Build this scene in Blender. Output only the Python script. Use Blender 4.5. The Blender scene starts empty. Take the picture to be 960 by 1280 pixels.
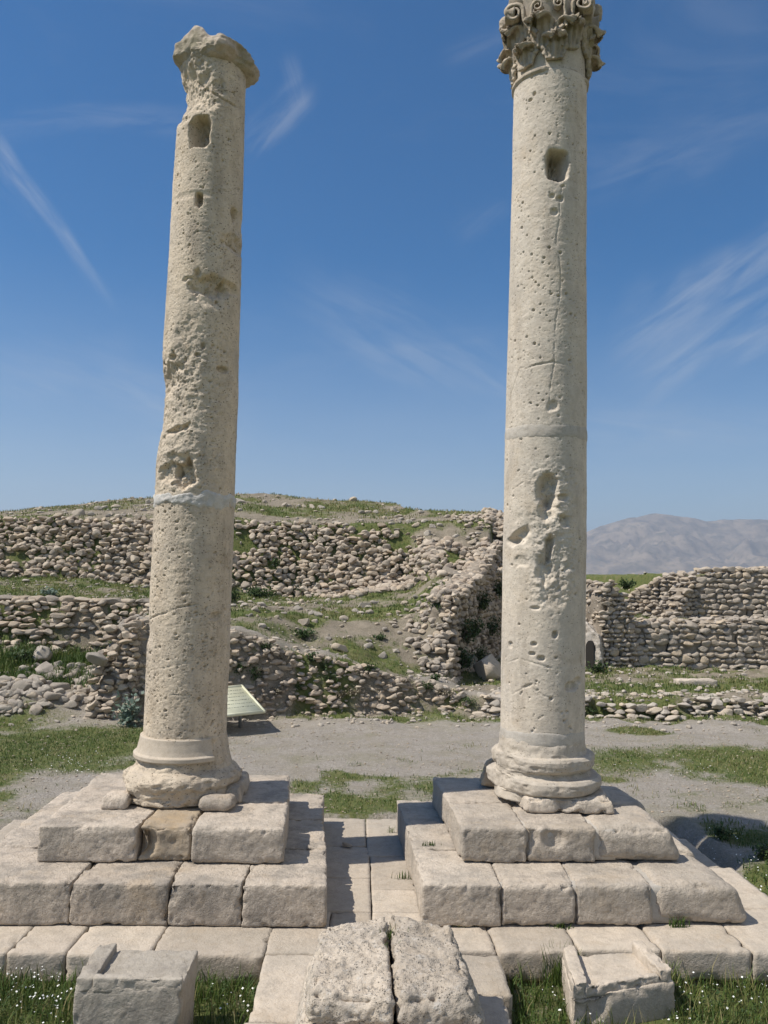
import bpy, math, random
import numpy as np
from mathutils import Vector, Matrix, Quaternion

random.seed(7)
rng = np.random.default_rng(7)
scene = bpy.context.scene
R = math.radians

# ------------------------------------------------------------------ camera
F = 1035.0
YAW, PITCH, ROLL = R(1.55), R(4.4), R(0.9)
EYE = np.array([0.0, 0.0, 2.54])
fw = np.array([math.sin(YAW) * math.cos(PITCH), math.cos(YAW) * math.cos(PITCH), math.sin(PITCH)])
rt0 = np.array([math.cos(YAW), -math.sin(YAW), 0.0])
up0 = np.cross(rt0, fw)
rt = rt0 * math.cos(ROLL) + up0 * math.sin(ROLL)
up = up0 * math.cos(ROLL) - rt0 * math.sin(ROLL)
cam_d = bpy.data.cameras.new('camera')
cam = bpy.data.objects.new('camera', cam_d)
scene.collection.objects.link(cam)
cam_d.sensor_fit = 'VERTICAL'
cam_d.sensor_height = 36.0
cam_d.lens = F / 1280.0 * 36.0
cam_d.clip_start = 0.05
cam_d.clip_end = 20000
m = Matrix(((rt[0], up[0], -fw[0], EYE[0]), (rt[1], up[1], -fw[1], EYE[1]), (rt[2], up[2], -fw[2], EYE[2]), (0, 0, 0, 1)))
cam.matrix_world = m
scene.camera = cam

# ------------------------------------------------------------------ light
SUN_EL = R(53)
SUN_AZ = np.array([-0.97, -0.225]); SUN_AZ /= np.linalg.norm(SUN_AZ)
sunv = Vector((SUN_AZ[0] * math.cos(SUN_EL), SUN_AZ[1] * math.cos(SUN_EL), math.sin(SUN_EL)))
sd = bpy.data.lights.new('sun', 'SUN')
sd.energy = 4.8
sd.angle = R(0.53)
sd.color = (1.0, 0.94, 0.85)
sun = bpy.data.objects.new('sun', sd)
sun.rotation_euler = sunv.to_track_quat('Z', 'Y').to_euler()
sun.location = (-20, -4, 30)
scene.collection.objects.link(sun)

world = bpy.data.worlds.new('World')
scene.world = world
world.use_nodes = True
wn, wl = world.node_tree.nodes, world.node_tree.links
wn.clear()
out = wn.new('ShaderNodeOutputWorld')
bg = wn.new('ShaderNodeBackground')
sky = wn.new('ShaderNodeTexSky')
sky.sky_type = 'NISHITA'
sky.sun_disc = False
sky.sun_elevation = SUN_EL
sky.sun_rotation = math.atan2(SUN_AZ[0], SUN_AZ[1])
sky.altitude = 800
sky.air_density = 1.0
sky.dust_density = 0.6
sky.ozone_density = 3.0
bg.inputs['Strength'].default_value = 0.098
wl.new(bg.outputs[0], out.inputs[0])


def pray(x, y):
    d = fw + (x - 480) / F * rt - (y - 640) / F * up
    return d / np.linalg.norm(d)


# thin cirrus and old contrails, placed by direction on the sky sphere
tc = wn.new('ShaderNodeTexCoord')


def wmath(op, a, b=None, c=None):
    n = wn.new('ShaderNodeMath'); n.operation = op
    for i, v in enumerate((a, b, c)):
        if v is None: continue
        if isinstance(v, (int, float)): n.inputs[i].default_value = v
        else: wl.new(v, n.inputs[i])
    return n.outputs[0]


def wdot(v):
    n = wn.new('ShaderNodeVectorMath'); n.operation = 'DOT_PRODUCT'
    wl.new(tc.outputs['Generated'], n.inputs[0]); n.inputs[1].default_value = tuple(float(q) for q in v)
    return n.outputs['Value']


def wsmooth(x, a, b):
    n = wn.new('ShaderNodeMapRange'); n.interpolation_type = 'SMOOTHSTEP'
    wl.new(x, n.inputs['Value']); n.inputs['From Min'].default_value = a; n.inputs['From Max'].default_value = b
    return n.outputs[0]


def wnoise(scale, detail, dist=0.0, stretch=(1, 1, 1), rot=(0, 0, 0)):
    mp = wn.new('ShaderNodeMapping'); mp.inputs['Scale'].default_value = stretch; mp.inputs['Rotation'].default_value = rot
    wl.new(tc.outputs['Generated'], mp.inputs[0])
    n = wn.new('ShaderNodeTexNoise'); n.inputs['Scale'].default_value = scale; n.inputs['Detail'].default_value = detail
    n.inputs['Distortion'].default_value = dist; n.inputs['Roughness'].default_value = 0.6
    wl.new(mp.outputs[0], n.inputs['Vector'])
    return n.outputs['Fac']


cl = None


def add_cloud(v):
    global cl
    cl = v if cl is None else wmath('ADD', cl, v)


def trail(a, b, w, strength, soft=0.12, nscale=6):
    da, db = pray(*a), pray(*b)
    n = np.cross(da, db); n /= np.linalg.norm(n)
    mid = da + db; mid /= np.linalg.norm(mid)
    along = np.cross(n, mid)
    half = math.asin(min(1, abs(float(along @ db))))
    wob = wmath('MULTIPLY', wmath('SUBTRACT', wnoise(nscale, 3), 0.5), w * 2.2)
    dist = wmath('ABSOLUTE', wmath('ADD', wdot(n), wob))
    band = wmath('SUBTRACT', 1.0, wsmooth(dist, 0.0, w))
    s = wmath('ABSOLUTE', wdot(along))
    ends = wmath('SUBTRACT', 1.0, wsmooth(s, half * (1 - soft * 3), half))
    front = wmath('GREATER_THAN', wdot(mid), 0.5)
    cx = wn.new('ShaderNodeCombineXYZ')
    wl.new(wmath('MULTIPLY', wdot(along), 9.0), cx.inputs[0]); wl.new(wmath('MULTIPLY', wdot(n), 55.0), cx.inputs[1])
    cx.inputs[2].default_value = float(a[0]) * 0.37
    tn = wn.new('ShaderNodeTexNoise'); tn.inputs['Scale'].default_value = 1.0; tn.inputs['Detail'].default_value = 7; tn.inputs['Roughness'].default_value = 0.62; tn.inputs['Distortion'].default_value = 0.5
    wl.new(cx.outputs[0], tn.inputs['Vector'])
    tex = wsmooth(tn.outputs['Fac'], 0.28, 0.74)
    v = wmath('MULTIPLY', band, ends)
    v = wmath('MULTIPLY', v, front)
    v = wmath('MULTIPLY', v, wmath('MULTIPLY', tex, strength * 0.62))
    add_cloud(v)


trail((-60, 90), (150, 400), 0.012, 0.40, 0.2)
trail((-20, 170), (70, 290), 0.022, 0.32, 0.2)
trail((300, 205), (395, 95), 0.022, 0.34, 0.2)
trail((355, 60), (380, 150), 0.016, 0.20, 0.2)
trail((740, 460), (1060, 230), 0.034, 0.40, 0.2)
trail((760, 500), (1100, 280), 0.075, 0.34, 0.2)
trail((700, 250), (1010, 120), 0.050, 0.14, 0.2)
trail((330, 330), (760, 560), 0.06, 0.20, 0.2)
trail((560, 300), (640, 240), 0.02, 0.14, 0.2)
trail((-100, 160), (330, 150), 0.022, 0.18, 0.2)
trail((-60, 430), (330, 560), 0.07, 0.20, 0.2)
trail((540, 90), (720, 20), 0.02, 0.12, 0.2)
trail((700, 520), (1000, 545), 0.035, 0.24, 0.2)
veil = wmath('MULTIPLY', wsmooth(wnoise(2.2, 6, 0.8, (1, 1, 3.2), (0, 0.35, 0.3)), 0.55, 0.85), 0.10)
add_cloud(veil)
lowv = wmath('MULTIPLY', wmath('SUBTRACT', 1.0, wsmooth(wdot((0, 0, 1)), -0.02, 0.38)), wmath('ADD', 0.19, wmath('MULTIPLY', wnoise(3.0, 5, 0.5, (1, 1, 6)), 0.22)))
add_cloud(lowv)
# unseen white patch of sky, right and behind the viewer, added as fill light
fill_sheet = wmath('MULTIPLY', wsmooth(wdot((0.80, -0.42, 0.42)), 0.25, 0.9), wmath('ADD', 0.4, wmath('MULTIPLY', wsmooth(wnoise(3.0, 6, 0.6), 0.3, 0.7), 0.55)))
add_cloud(fill_sheet)
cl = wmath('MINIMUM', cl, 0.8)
mx = wn.new('ShaderNodeMix'); mx.data_type = 'RGBA'
wl.new(cl, mx.inputs['Factor'])
hs = wn.new('ShaderNodeHueSaturation'); hs.inputs['Saturation'].default_value = 1.50; hs.inputs['Value'].default_value = 0.86
wl.new(sky.outputs[0], hs.inputs['Color'])
wl.new(hs.outputs[0], mx.inputs['A'])
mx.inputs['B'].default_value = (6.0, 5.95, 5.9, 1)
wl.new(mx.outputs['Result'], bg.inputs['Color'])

scene.view_settings.view_transform = 'Standard'
scene.view_settings.look = 'None'
scene.view_settings.gamma = 1.0
scene.view_settings.use_curve_mapping = False
scene.view_settings.exposure = 0.30
scene.cycles.max_bounces = 6
scene.cycles.diffuse_bounces = 3
scene.cycles.volume_bounces = 0


# ------------------------------------------------------------------ pixel rays (offline layout helpers)
def onz(x, y, z=0.0):
    d = pray(x, y); t = (z - EYE[2]) / d[2]
    return EYE + t * d


def ony(x, y, Y):
    d = pray(x, y); return EYE + (Y - EYE[1]) / d[1] * d


# ------------------------------------------------------------------ noise
def _h(ix, iy, iz, seed):
    n = (ix.astype(np.int64) * 374761393 + iy.astype(np.int64) * 668265263 + iz.astype(np.int64) * 2147483647 + seed * 1274126177) & 0xFFFFFFFF
    n = ((n ^ (n >> 13)) * 1274126177) & 0xFFFFFFFF
    n = ((n ^ (n >> 16)) * 2246822519) & 0xFFFFFFFF
    n = n ^ (n >> 15)
    return (n & 0xFFFFFF) / float(0xFFFFFF) * 2 - 1


def vnoise(p, seed=0):
    i = np.floor(p).astype(np.int64); f = p - i
    f = f * f * f * (f * (f * 6 - 15) + 10)
    x, y, z = i[:, 0], i[:, 1], i[:, 2]
    r = 0
    for dx in (0, 1):
        wx = f[:, 0] if dx else 1 - f[:, 0]
        for dy in (0, 1):
            wy = f[:, 1] if dy else 1 - f[:, 1]
            for dz in (0, 1):
                wz = f[:, 2] if dz else 1 - f[:, 2]
                r = r + _h(x + dx, y + dy, z + dz, seed) * wx * wy * wz
    return r


def fbm(p, scale=1.0, octv=4, seed=0, rough=0.5):
    a, t, s = 1.0, 0.0, scale
    r = np.zeros(len(p))
    for o in range(octv):
        r += a * vnoise(p * s + o * 17.3, seed + o)
        t += a; a *= rough; s *= 2.03
    return r / t


def sstep(x, a, b):
    t = np.clip((x - a) / (b - a), 0, 1)
    return t * t * (3 - 2 * t)


# ------------------------------------------------------------------ mesh helpers
def link(o, parent=None):
    scene.collection.objects.link(o)
    if parent is not None: o.parent = parent
    return o


def quad_mesh(name, V, Q, smooth=True, attrs=None):
    me = bpy.data.meshes.new(name)
    V = np.ascontiguousarray(V, dtype=np.float32); Q = np.ascontiguousarray(Q, dtype=np.int32)
    k = Q.shape[1]
    me.vertices.add(len(V)); me.vertices.foreach_set('co', V.ravel())
    me.loops.add(Q.size); me.loops.foreach_set('vertex_index', Q.ravel())
    me.polygons.add(len(Q)); me.polygons.foreach_set('loop_start', np.arange(0, Q.size, k, dtype=np.int32))
    try: me.polygons.foreach_set('loop_total', np.full(len(Q), k, dtype=np.int32))
    except Exception: pass
    me.update(calc_edges=True)
    me.validate()
    if smooth: me.polygons.foreach_set('use_smooth', np.ones(len(me.polygons), dtype=bool))
    if attrs:
        for an, (typ, data) in attrs.items():
            at = me.attributes.new(an, typ, 'POINT')
            if typ == 'FLOAT': at.data.foreach_set('value', np.ascontiguousarray(data, dtype=np.float32))
            else: at.data.foreach_set('color', np.ascontiguousarray(data, dtype=np.float32).ravel())
    return me


def put(name, me, mat, parent=None, origin=(0, 0, 0)):
    o = bpy.data.objects.new(name, me)
    if mat is not None and not me.materials: me.materials.append(mat)
    o.location = origin
    return link(o, parent)


def tag(o, label=None, cat=None, group=None, kind=None):
    if label: o['label'] = label
    if cat: o['category'] = cat
    if group: o['group'] = group
    if kind: o['kind'] = kind
    return o


def empty(name, loc, label, cat, group=None):
    o = bpy.data.objects.new(name, None)
    o.empty_display_size = 0.2
    o.location = loc
    link(o)
    return tag(o, label, cat, group)


def normals(V, Q):
    a = V[Q[:, 2]] - V[Q[:, 0]]; b = V[Q[:, 3 if Q.shape[1] == 4 else 1]] - V[Q[:, 1 if Q.shape[1] == 4 else 0]]
    n = np.cross(a, b) if Q.shape[1] == 4 else np.cross(V[Q[:, 1]] - V[Q[:, 0]], V[Q[:, 2]] - V[Q[:, 0]])
    N = np.zeros_like(V)
    for k in range(Q.shape[1]): np.add.at(N, Q[:, k], n)
    return N / (np.linalg.norm(N, axis=1, keepdims=True) + 1e-12)


_boxcache = {}


def box_grid(nx, ny, nz):
    key = (nx, ny, nz)
    if key in _boxcache: return _boxcache[key]
    pts, quads = {}, []

    def idx(i, j, k):
        return pts.setdefault((i, j, k), len(pts))
    for i in range(nx):
        for j in range(ny):
            quads.append((idx(i, j, 0), idx(i, j + 1, 0), idx(i + 1, j + 1, 0), idx(i + 1, j, 0)))
            quads.append((idx(i, j, nz), idx(i + 1, j, nz), idx(i + 1, j + 1, nz), idx(i, j + 1, nz)))
    for i in range(nx):
        for k in range(nz):
            quads.append((idx(i, 0, k), idx(i + 1, 0, k), idx(i + 1, 0, k + 1), idx(i, 0, k + 1)))
            quads.append((idx(i, ny, k), idx(i, ny, k + 1), idx(i + 1, ny, k + 1), idx(i + 1, ny, k)))
    for j in range(ny):
        for k in range(nz):
            quads.append((idx(0, j, k), idx(0, j, k + 1), idx(0, j + 1, k + 1), idx(0, j + 1, k)))
            quads.append((idx(nx, j, k), idx(nx, j + 1, k), idx(nx, j + 1, k + 1), idx(nx, j, k + 1)))
    P = np.array(list(pts.keys()), dtype=float) / np.array([nx, ny, nz])
    _boxcache[key] = (P, np.array(quads, dtype=np.int32))
    return _boxcache[key]


def hexa(top, bot, r=0.02, amp=0.006, mid=0.004, res=0.022, seed=0, chip=0.02, cuts=(), rx=None):
    """a dressed, weathered stone block given by its 4 top and 4 bottom corners (counter-clockwise from front left)"""
    top = np.array(top, float); bot = np.array(bot, float)
    lx = np.linalg.norm(top[1] - top[0]); ly = np.linalg.norm(top[3] - top[0]); lz = abs(np.mean(top[:, 2] - bot[:, 2]))
    L = np.array([lx, ly, lz])
    n = [max(2, min(90, int(round(q / res)))) for q in L]
    P, Q = box_grid(*n)
    # edges get denser by a smooth remap
    X = P * L
    rr = min(r, lx / 2.2, ly / 2.2, lz / 2.2)
    # uneven wear: the rounding radius changes along the edges
    wpos = X + seed * 3.7
    wear = rr * (1.0 + 0.75 * fbm(wpos, 3.0, 2, seed + 5))[:, None]
    wear = np.clip(wear, rr * 0.3, min(lx, ly, lz) / 2.05)
    wear = np.repeat(wear, 3, 1)
    if rx is not None: wear[:, 0] *= rx / rr
    inner = np.clip(X, wear, L - wear)
    d = (X - inner) / wear                                     # elliptical rounding, joints stay tight
    dl = np.linalg.norm(d, axis=1, keepdims=True)
    Xr = inner + np.where(dl > 1e-9, d / np.maximum(dl, 1e-9) * np.minimum(1.0, dl), 0) * wear
    U = Xr / L
    u, v, w = U[:, :1], U[:, 1:2], U[:, 2:]
    T = top[0] * (1 - u) * (1 - v) + top[1] * u * (1 - v) + top[2] * u * v + top[3] * (1 - u) * v
    B = bot[0] * (1 - u) * (1 - v) + bot[1] * u * (1 - v) + bot[2] * u * v + bot[3] * (1 - u) * v
    V = B * (1 - w) + T * w
    N = normals(V, Q)
    e = np.sort(np.minimum(X, L - X), axis=1)[:, 1]           # distance to the nearest edge
    edge = 1 - sstep(e, 0.0, 0.06)
    disp = amp * fbm(V, 3.5, 3, seed + 11) + mid * (0.6 * fbm(V, 18, 3, seed + 23, 0.6) + 0.6 * fbm(V, 48, 2, seed + 27, 0.6))
    ch = np.clip(fbm(V, 7.0, 3, seed + 31) - 0.12, 0, 1)
    disp -= chip * edge * (ch * 2.0 + 3.0 * np.clip(fbm(V, 17.0, 2, seed + 37) - 0.2, 0, 1))
    for c, rad, dep in cuts:                                   # scars: (centre, radius, depth)
        q = np.linalg.norm(V - np.array(c), axis=1) / rad
        disp -= dep * np.clip(1 - q * q, 0, 1) * (1 + 0.5 * fbm(V, 14, 2, seed + 2))
    V = V + N * disp[:, None]
    return V, Q


def rect(x0, x1, y0, y1, z):
    return [(x0, y0, z), (x1, y0, z), (x1, y1, z), (x0, y1, z)]


def block_obj(name, top, bot, mat, parent=None, origin=(0, 0, 0), **kw):
    V, Q = hexa(top, bot, **kw)
    return put(name, quad_mesh(name, V - np.array(origin if parent is None else parent.location), Q), mat, parent,
               origin if parent is None else (0, 0, 0))


# ------------------------------------------------------------------ materials
def newmat(name):
    mt = bpy.data.materials.new(name); mt.use_nodes = True
    nt = mt.node_tree; nt.nodes.clear()
    o = nt.nodes.new('ShaderNodeOutputMaterial'); b = nt.nodes.new('ShaderNodeBsdfPrincipled')
    nt.links.new(b.outputs[0], o.inputs[0])
    b.inputs['Specular IOR Level'].default_value = 0.25
    return mt, nt, b


class NT:
    def __init__(s, nt, coord='Object'):
        s.nt = nt
        tcn = nt.nodes.new('ShaderNodeTexCoord'); s.co = tcn.outputs[coord]

    def noise(s, scale, detail=4, rough=0.55, stretch=None, dist=0.0, vec=None):
        n = s.nt.nodes.new('ShaderNodeTexNoise')
        n.inputs['Scale'].default_value = scale; n.inputs['Detail'].default_value = detail
        n.inputs['Roughness'].default_value = rough; n.inputs['Distortion'].default_value = dist
        v = vec or s.co
        if stretch:
            mp = s.nt.nodes.new('ShaderNodeMapping'); mp.inputs['Scale'].default_value = stretch
            s.nt.links.new(v, mp.inputs[0]); v = mp.outputs[0]
        s.nt.links.new(v, n.inputs['Vector'])
        return n.outputs['Fac']

    def voro(s, scale, stretch=None, feature='F1', out='Distance'):
        n = s.nt.nodes.new('ShaderNodeTexVoronoi'); n.feature = feature
        n.inputs['Scale'].default_value = scale
        v = s.co
        if stretch:
            mp = s.nt.nodes.new('ShaderNodeMapping'); mp.inputs['Scale'].default_value = stretch
            s.nt.links.new(v, mp.inputs[0]); v = mp.outputs[0]
        s.nt.links.new(v, n.inputs['Vector'])
        return n.outputs[out]

    def rng(s, x, a, b, c=0.0, d=1.0):
        n = s.nt.nodes.new('ShaderNodeMapRange'); n.interpolation_type = 'SMOOTHSTEP'
        s.nt.links.new(x, n.inputs['Value'])
        for i, q in zip(('From Min', 'From Max', 'To Min', 'To Max'), (a, b, c, d)): n.inputs[i].default_value = q
        return n.outputs[0]

    def math(s, op, a, b=None):
        n = s.nt.nodes.new('ShaderNodeMath'); n.operation = op
        for i, q in enumerate((a, b)):
            if q is None: continue
            if isinstance(q, (int, float)): n.inputs[i].default_value = q
            else: s.nt.links.new(q, n.inputs[i])
        return n.outputs[0]

    def mix(s, f, a, b, mode='MIX'):
        n = s.nt.nodes.new('ShaderNodeMix'); n.data_type = 'RGBA'; n.blend_type = mode
        for k, q in (('Factor', f), ('A', a), ('B', b)):
            if isinstance(q, (int, float)): n.inputs[k].default_value = q
            elif isinstance(q, tuple): n.inputs[k].default_value = (*q, 1)
            else: s.nt.links.new(q, n.inputs[k])
        return n.outputs['Result']

    def ramp(s, f, stops):
        n = s.nt.nodes.new('ShaderNodeValToRGB')
        el = n.color_ramp.elements
        while len(el) < len(stops): el.new(0.5)
        for e, (p, c) in zip(el, stops): e.position = p; e.color = (*c, 1)
        s.nt.links.new(f, n.inputs[0])
        return n.outputs[0]

    def attr(s, name, out='Fac'):
        n = s.nt.nodes.new('ShaderNodeAttribute'); n.attribute_name = name
        return n.outputs[out]

    def bump(s, h, strength, dist, prev=None):
        n = s.nt.nodes.new('ShaderNodeBump'); n.inputs['Strength'].default_value = strength; n.inputs['Distance'].default_value = dist
        s.nt.links.new(h, n.inputs['Height'])
        if prev is not None: s.nt.links.new(prev, n.inputs['Normal'])
        return n.outputs[0]


def stone_mat(name, c1, c2, stain, ochre=(0.42, 0.30, 0.17), stain_amt=0.6, ochre_amt=0.35, lichen=0.0, pits=0.6, scale=1.0, rough_bump=0.6, speck=0.15, streak=0.0):
    mt, nt, b = newmat(name); n = NT(nt)
    oi = nt.nodes.new('ShaderNodeObjectInfo')
    base = n.mix(n.rng(n.noise(1.6 * scale, 6, 0.6), 0.32, 0.68), c1, c2)
    lvl = n.rng(oi.outputs['Random'], 0.0, 1.0, 0.86, 1.10)
    cmb = nt.nodes.new('ShaderNodeCombineColor')
    for q, k in (('Red', 1.0), ('Green', 0.99), ('Blue', 0.97)): nt.links.new(n.math('MULTIPLY', lvl, k), cmb.inputs[q])
    base = n.mix(1.0, base, cmb.outputs[0], 'MULTIPLY')
    base = n.mix(n.math('MULTIPLY', n.rng(n.noise(13 * scale, 6, 0.75), 0.42, 0.66), 0.45), base, n.mix(1.0, base, (0.70, 0.67, 0.63), 'MULTIPLY'))
    base = n.mix(n.math('MULTIPLY', n.rng(n.noise(2.7 * scale, 6, 0.62, dist=0.4), 0.52, 0.72), ochre_amt), base, ochre)
    st = n.math('MULTIPLY', n.rng(n.noise(4.3 * scale, 8, 0.7, stretch=(1, 1, 0.6)), 0.43, 0.64), stain_amt)
    base = n.mix(st, base, stain)
    if lichen > 0:
        base = n.mix(n.math('MULTIPLY', n.rng(n.noise(30 * scale, 4, 0.7), 0.56, 0.64), lichen), base, (0.10, 0.10, 0.095))
        base = n.mix(n.math('MULTIPLY', n.rng(n.noise(17 * scale, 4, 0.7, dist=0.5), 0.58, 0.66), lichen * 0.7), base, (0.55, 0.54, 0.51))
    fine = n.noise(95, 3, 0.7)
    base = n.mix(n.math('MULTIPLY', n.rng(fine, 0.3, 0.75), 0.28), base, n.mix(1.0, base, (0.62, 0.6, 0.57), 'MULTIPLY'))
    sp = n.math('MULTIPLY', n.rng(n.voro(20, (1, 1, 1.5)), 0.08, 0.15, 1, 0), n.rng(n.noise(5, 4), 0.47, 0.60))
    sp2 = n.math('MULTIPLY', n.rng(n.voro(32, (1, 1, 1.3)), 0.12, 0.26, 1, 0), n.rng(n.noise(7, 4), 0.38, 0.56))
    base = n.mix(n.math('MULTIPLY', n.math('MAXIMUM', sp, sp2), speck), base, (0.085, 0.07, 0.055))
    if streak > 0:
        stn = n.math('MULTIPLY', n.rng(n.noise(5.5, 6, 0.65, stretch=(1, 1, 0.16)), 0.50, 0.70), streak)
        base = n.mix(stn, base, n.mix(1.0, base, (0.60, 0.585, 0.57), 'MULTIPLY'))
    nt.links.new(base, b.inputs['Base Color'])
    b.inputs['Roughness'].default_value = 0.92
    h1 = n.noise(38, 6, 0.68)
    bp = n.bump(h1, rough_bump, 0.02)
    v = n.rng(n.voro(55, (1, 1, 1.7)), 0.05, 0.32)
    sel = n.rng(n.noise(9, 3), 0.40, 0.60)
    pit = n.math('SUBTRACT', 1.0, n.math('MULTIPLY', n.math('SUBTRACT', 1.0, v), sel))
    bp = n.bump(pit, pits, 0.012, bp)
    nt.links.new(bp, b.inputs['Normal'])
    return mt


CREAM = (0.47, 0.405, 0.325); GREY = (0.40, 0.36, 0.31)
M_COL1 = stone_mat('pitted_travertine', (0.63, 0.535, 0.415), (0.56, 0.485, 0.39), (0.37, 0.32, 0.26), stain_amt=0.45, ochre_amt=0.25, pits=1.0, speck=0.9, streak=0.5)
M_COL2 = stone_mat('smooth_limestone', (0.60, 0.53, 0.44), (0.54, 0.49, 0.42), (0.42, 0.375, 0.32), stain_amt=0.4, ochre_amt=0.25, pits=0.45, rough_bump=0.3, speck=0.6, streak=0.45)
M_PED = stone_mat('weathered_limestone', (0.565, 0.485, 0.40), (0.50, 0.44, 0.37), (0.235, 0.21, 0.18), stain_amt=0.65, ochre_amt=0.35, pits=0.7, lichen=0.2, rough_bump=0.9)
M_PED2 = stone_mat('pale_limestone', (0.60, 0.52, 0.43), (0.54, 0.48, 0.405), (0.27, 0.24, 0.205), stain_amt=0.55, ochre_amt=0.25, pits=0.6, lichen=0.18, rough_bump=0.9)
M_OCHRE = stone_mat('ochre_limestone', (0.47, 0.38, 0.27), (0.42, 0.35, 0.27), (0.25, 0.22, 0.18), ochre_amt=0.8, stain_amt=0.4)
M_PAVE = stone_mat('paving_limestone', (0.53, 0.46, 0.38), (0.47, 0.415, 0.345), (0.30, 0.27, 0.23), stain_amt=0.35, ochre_amt=0.2, pits=0.3)
M_LICHEN = stone_mat('lichen_limestone', (0.59, 0.515, 0.425), (0.53, 0.465, 0.385), (0.33, 0.305, 0.27), lichen=0.6, stain_amt=0.4, ochre_amt=0.15, pits=1.0, rough_bump=0.9)
M_GREYB = stone_mat('grey_limestone', (0.42, 0.38, 0.325), (0.37, 0.335, 0.285), (0.24, 0.215, 0.185), stain_amt=0.5, ochre_amt=0.1, pits=0.4)
M_CAP1 = stone_mat('mossy_limestone', (0.52, 0.44, 0.37), (0.44, 0.385, 0.30), (0.22, 0.205, 0.13), ochre=(0.25, 0.24, 0.12), ochre_amt=0.5, stain_amt=0.6, pits=0.9)
M_CAP2 = stone_mat('carved_limestone', (0.54, 0.46, 0.37), (0.46, 0.40, 0.32), (0.25, 0.21, 0.15), ochre=(0.27, 0.25, 0.14), stain_amt=0.55, ochre_amt=0.4, pits=0.6)
M_PLASTER = stone_mat('white_repair_plaster', (0.66, 0.65, 0.62), (0.56, 0.54, 0.51), (0.42, 0.39, 0.35), stain_amt=0.3, ochre_amt=0.05, pits=0.3)
M_MORTAR = stone_mat('grey_repair_mortar', (0.52, 0.485, 0.435), (0.47, 0.435, 0.385), (0.38, 0.345, 0.30), stain_amt=0.3, ochre_amt=0.08, pits=0.2, rough_bump=0.25)
M_APRON = stone_mat('cream_repair_mortar', (0.60, 0.52, 0.42), (0.55, 0.48, 0.395), (0.42, 0.37, 0.305), stain_amt=0.3, ochre_amt=0.08, pits=0.15, rough_bump=0.2)


def rubble_mat(name, tints, dark=(0.16, 0.14, 0.12)):
    mt, nt, b = newmat(name); n = NT(nt)
    t = n.attr('tint')
    oi = nt.nodes.new('ShaderNodeObjectInfo')
    t = n.math('FRACT', n.math('ADD', t, oi.outputs['Random']))
    c = n.ramp(t, tints)
    nt.nodes[-1].color_ramp.interpolation = 'LINEAR'
    c = n.mix(n.math('MULTIPLY', n.rng(n.noise(7, 5, 0.65), 0.5, 0.75), 0.45), c, dark)
    c = n.mix(n.math('MULTIPLY', n.rng(n.noise(22, 4, 0.7), 0.52, 0.7), 0.35), c, (0.45, 0.42, 0.37))
    nt.links.new(c, b.inputs['Base Color']); b.inputs['Roughness'].default_value = 0.93
    bp = n.bump(n.noise(24, 6, 0.7), 0.7, 0.03)
    nt.links.new(bp, b.inputs['Normal'])
    return mt


M_RUB = rubble_mat('rubble_stone', [(0.0, (0.40, 0.335, 0.26)), (0.2, (0.26, 0.225, 0.185)), (0.4, (0.47, 0.375, 0.27)), (0.6, (0.33, 0.27, 0.215)), (0.8, (0.52, 0.44, 0.345)), (1.0, (0.40, 0.335, 0.26))])
M_LOOSE = rubble_mat('fieldstone_pale', [(0.0, (0.46, 0.41, 0.34)), (0.25, (0.33, 0.295, 0.25)), (0.5, (0.50, 0.415, 0.31)), (0.75, (0.42, 0.37, 0.315)), (1.0, (0.46, 0.41, 0.34))])
M_WALLR = rubble_mat('masonry_stone', [(0.0, (0.42, 0.36, 0.29)), (0.25, (0.31, 0.27, 0.225)), (0.5, (0.47, 0.38, 0.275)), (0.75, (0.39, 0.335, 0.275)), (1.0, (0.42, 0.36, 0.29))])


def plain_mat(name, c1, c2, scale=6, rough=0.9, bump=0.5, bscale=40):
    mt, nt, b = newmat(name); n = NT(nt)
    c = n.mix(n.rng(n.noise(scale, 6, 0.65), 0.3, 0.7), c1, c2)
    nt.links.new(c, b.inputs['Base Color']); b.inputs['Roughness'].default_value = rough
    nt.links.new(n.bump(n.noise(bscale, 5, 0.65), bump, 0.02), b.inputs['Normal'])
    return mt


M_EARTH = plain_mat('wall_earth_core', (0.30, 0.255, 0.20), (0.21, 0.175, 0.135), 5, bump=0.9, bscale=14)
M_LIME = plain_mat('lime_plaster', (0.47, 0.43, 0.38), (0.33, 0.29, 0.24), 5, bump=0.9, bscale=20)


def leaf_mat(name, stops, rough=0.6):
    mt, nt, b = newmat(name); n = NT(nt)
    c = n.ramp(n.attr('tint'), stops)
    nt.links.new(c, b.inputs['Base Color']); b.inputs['Roughness'].default_value = rough
    tr = nt.nodes.new('ShaderNodeBsdfTranslucent'); nt.links.new(c, tr.inputs[0])
    ms = nt.nodes.new('ShaderNodeMixShader'); ms.inputs[0].default_value = 0.22
    nt.links.new(b.outputs[0], ms.inputs[1]); nt.links.new(tr.outputs[0], ms.inputs[2])
    nt.links.new(ms.outputs[0], [q for q in nt.nodes if q.type == 'OUTPUT_MATERIAL'][0].inputs[0])
    return mt


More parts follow.
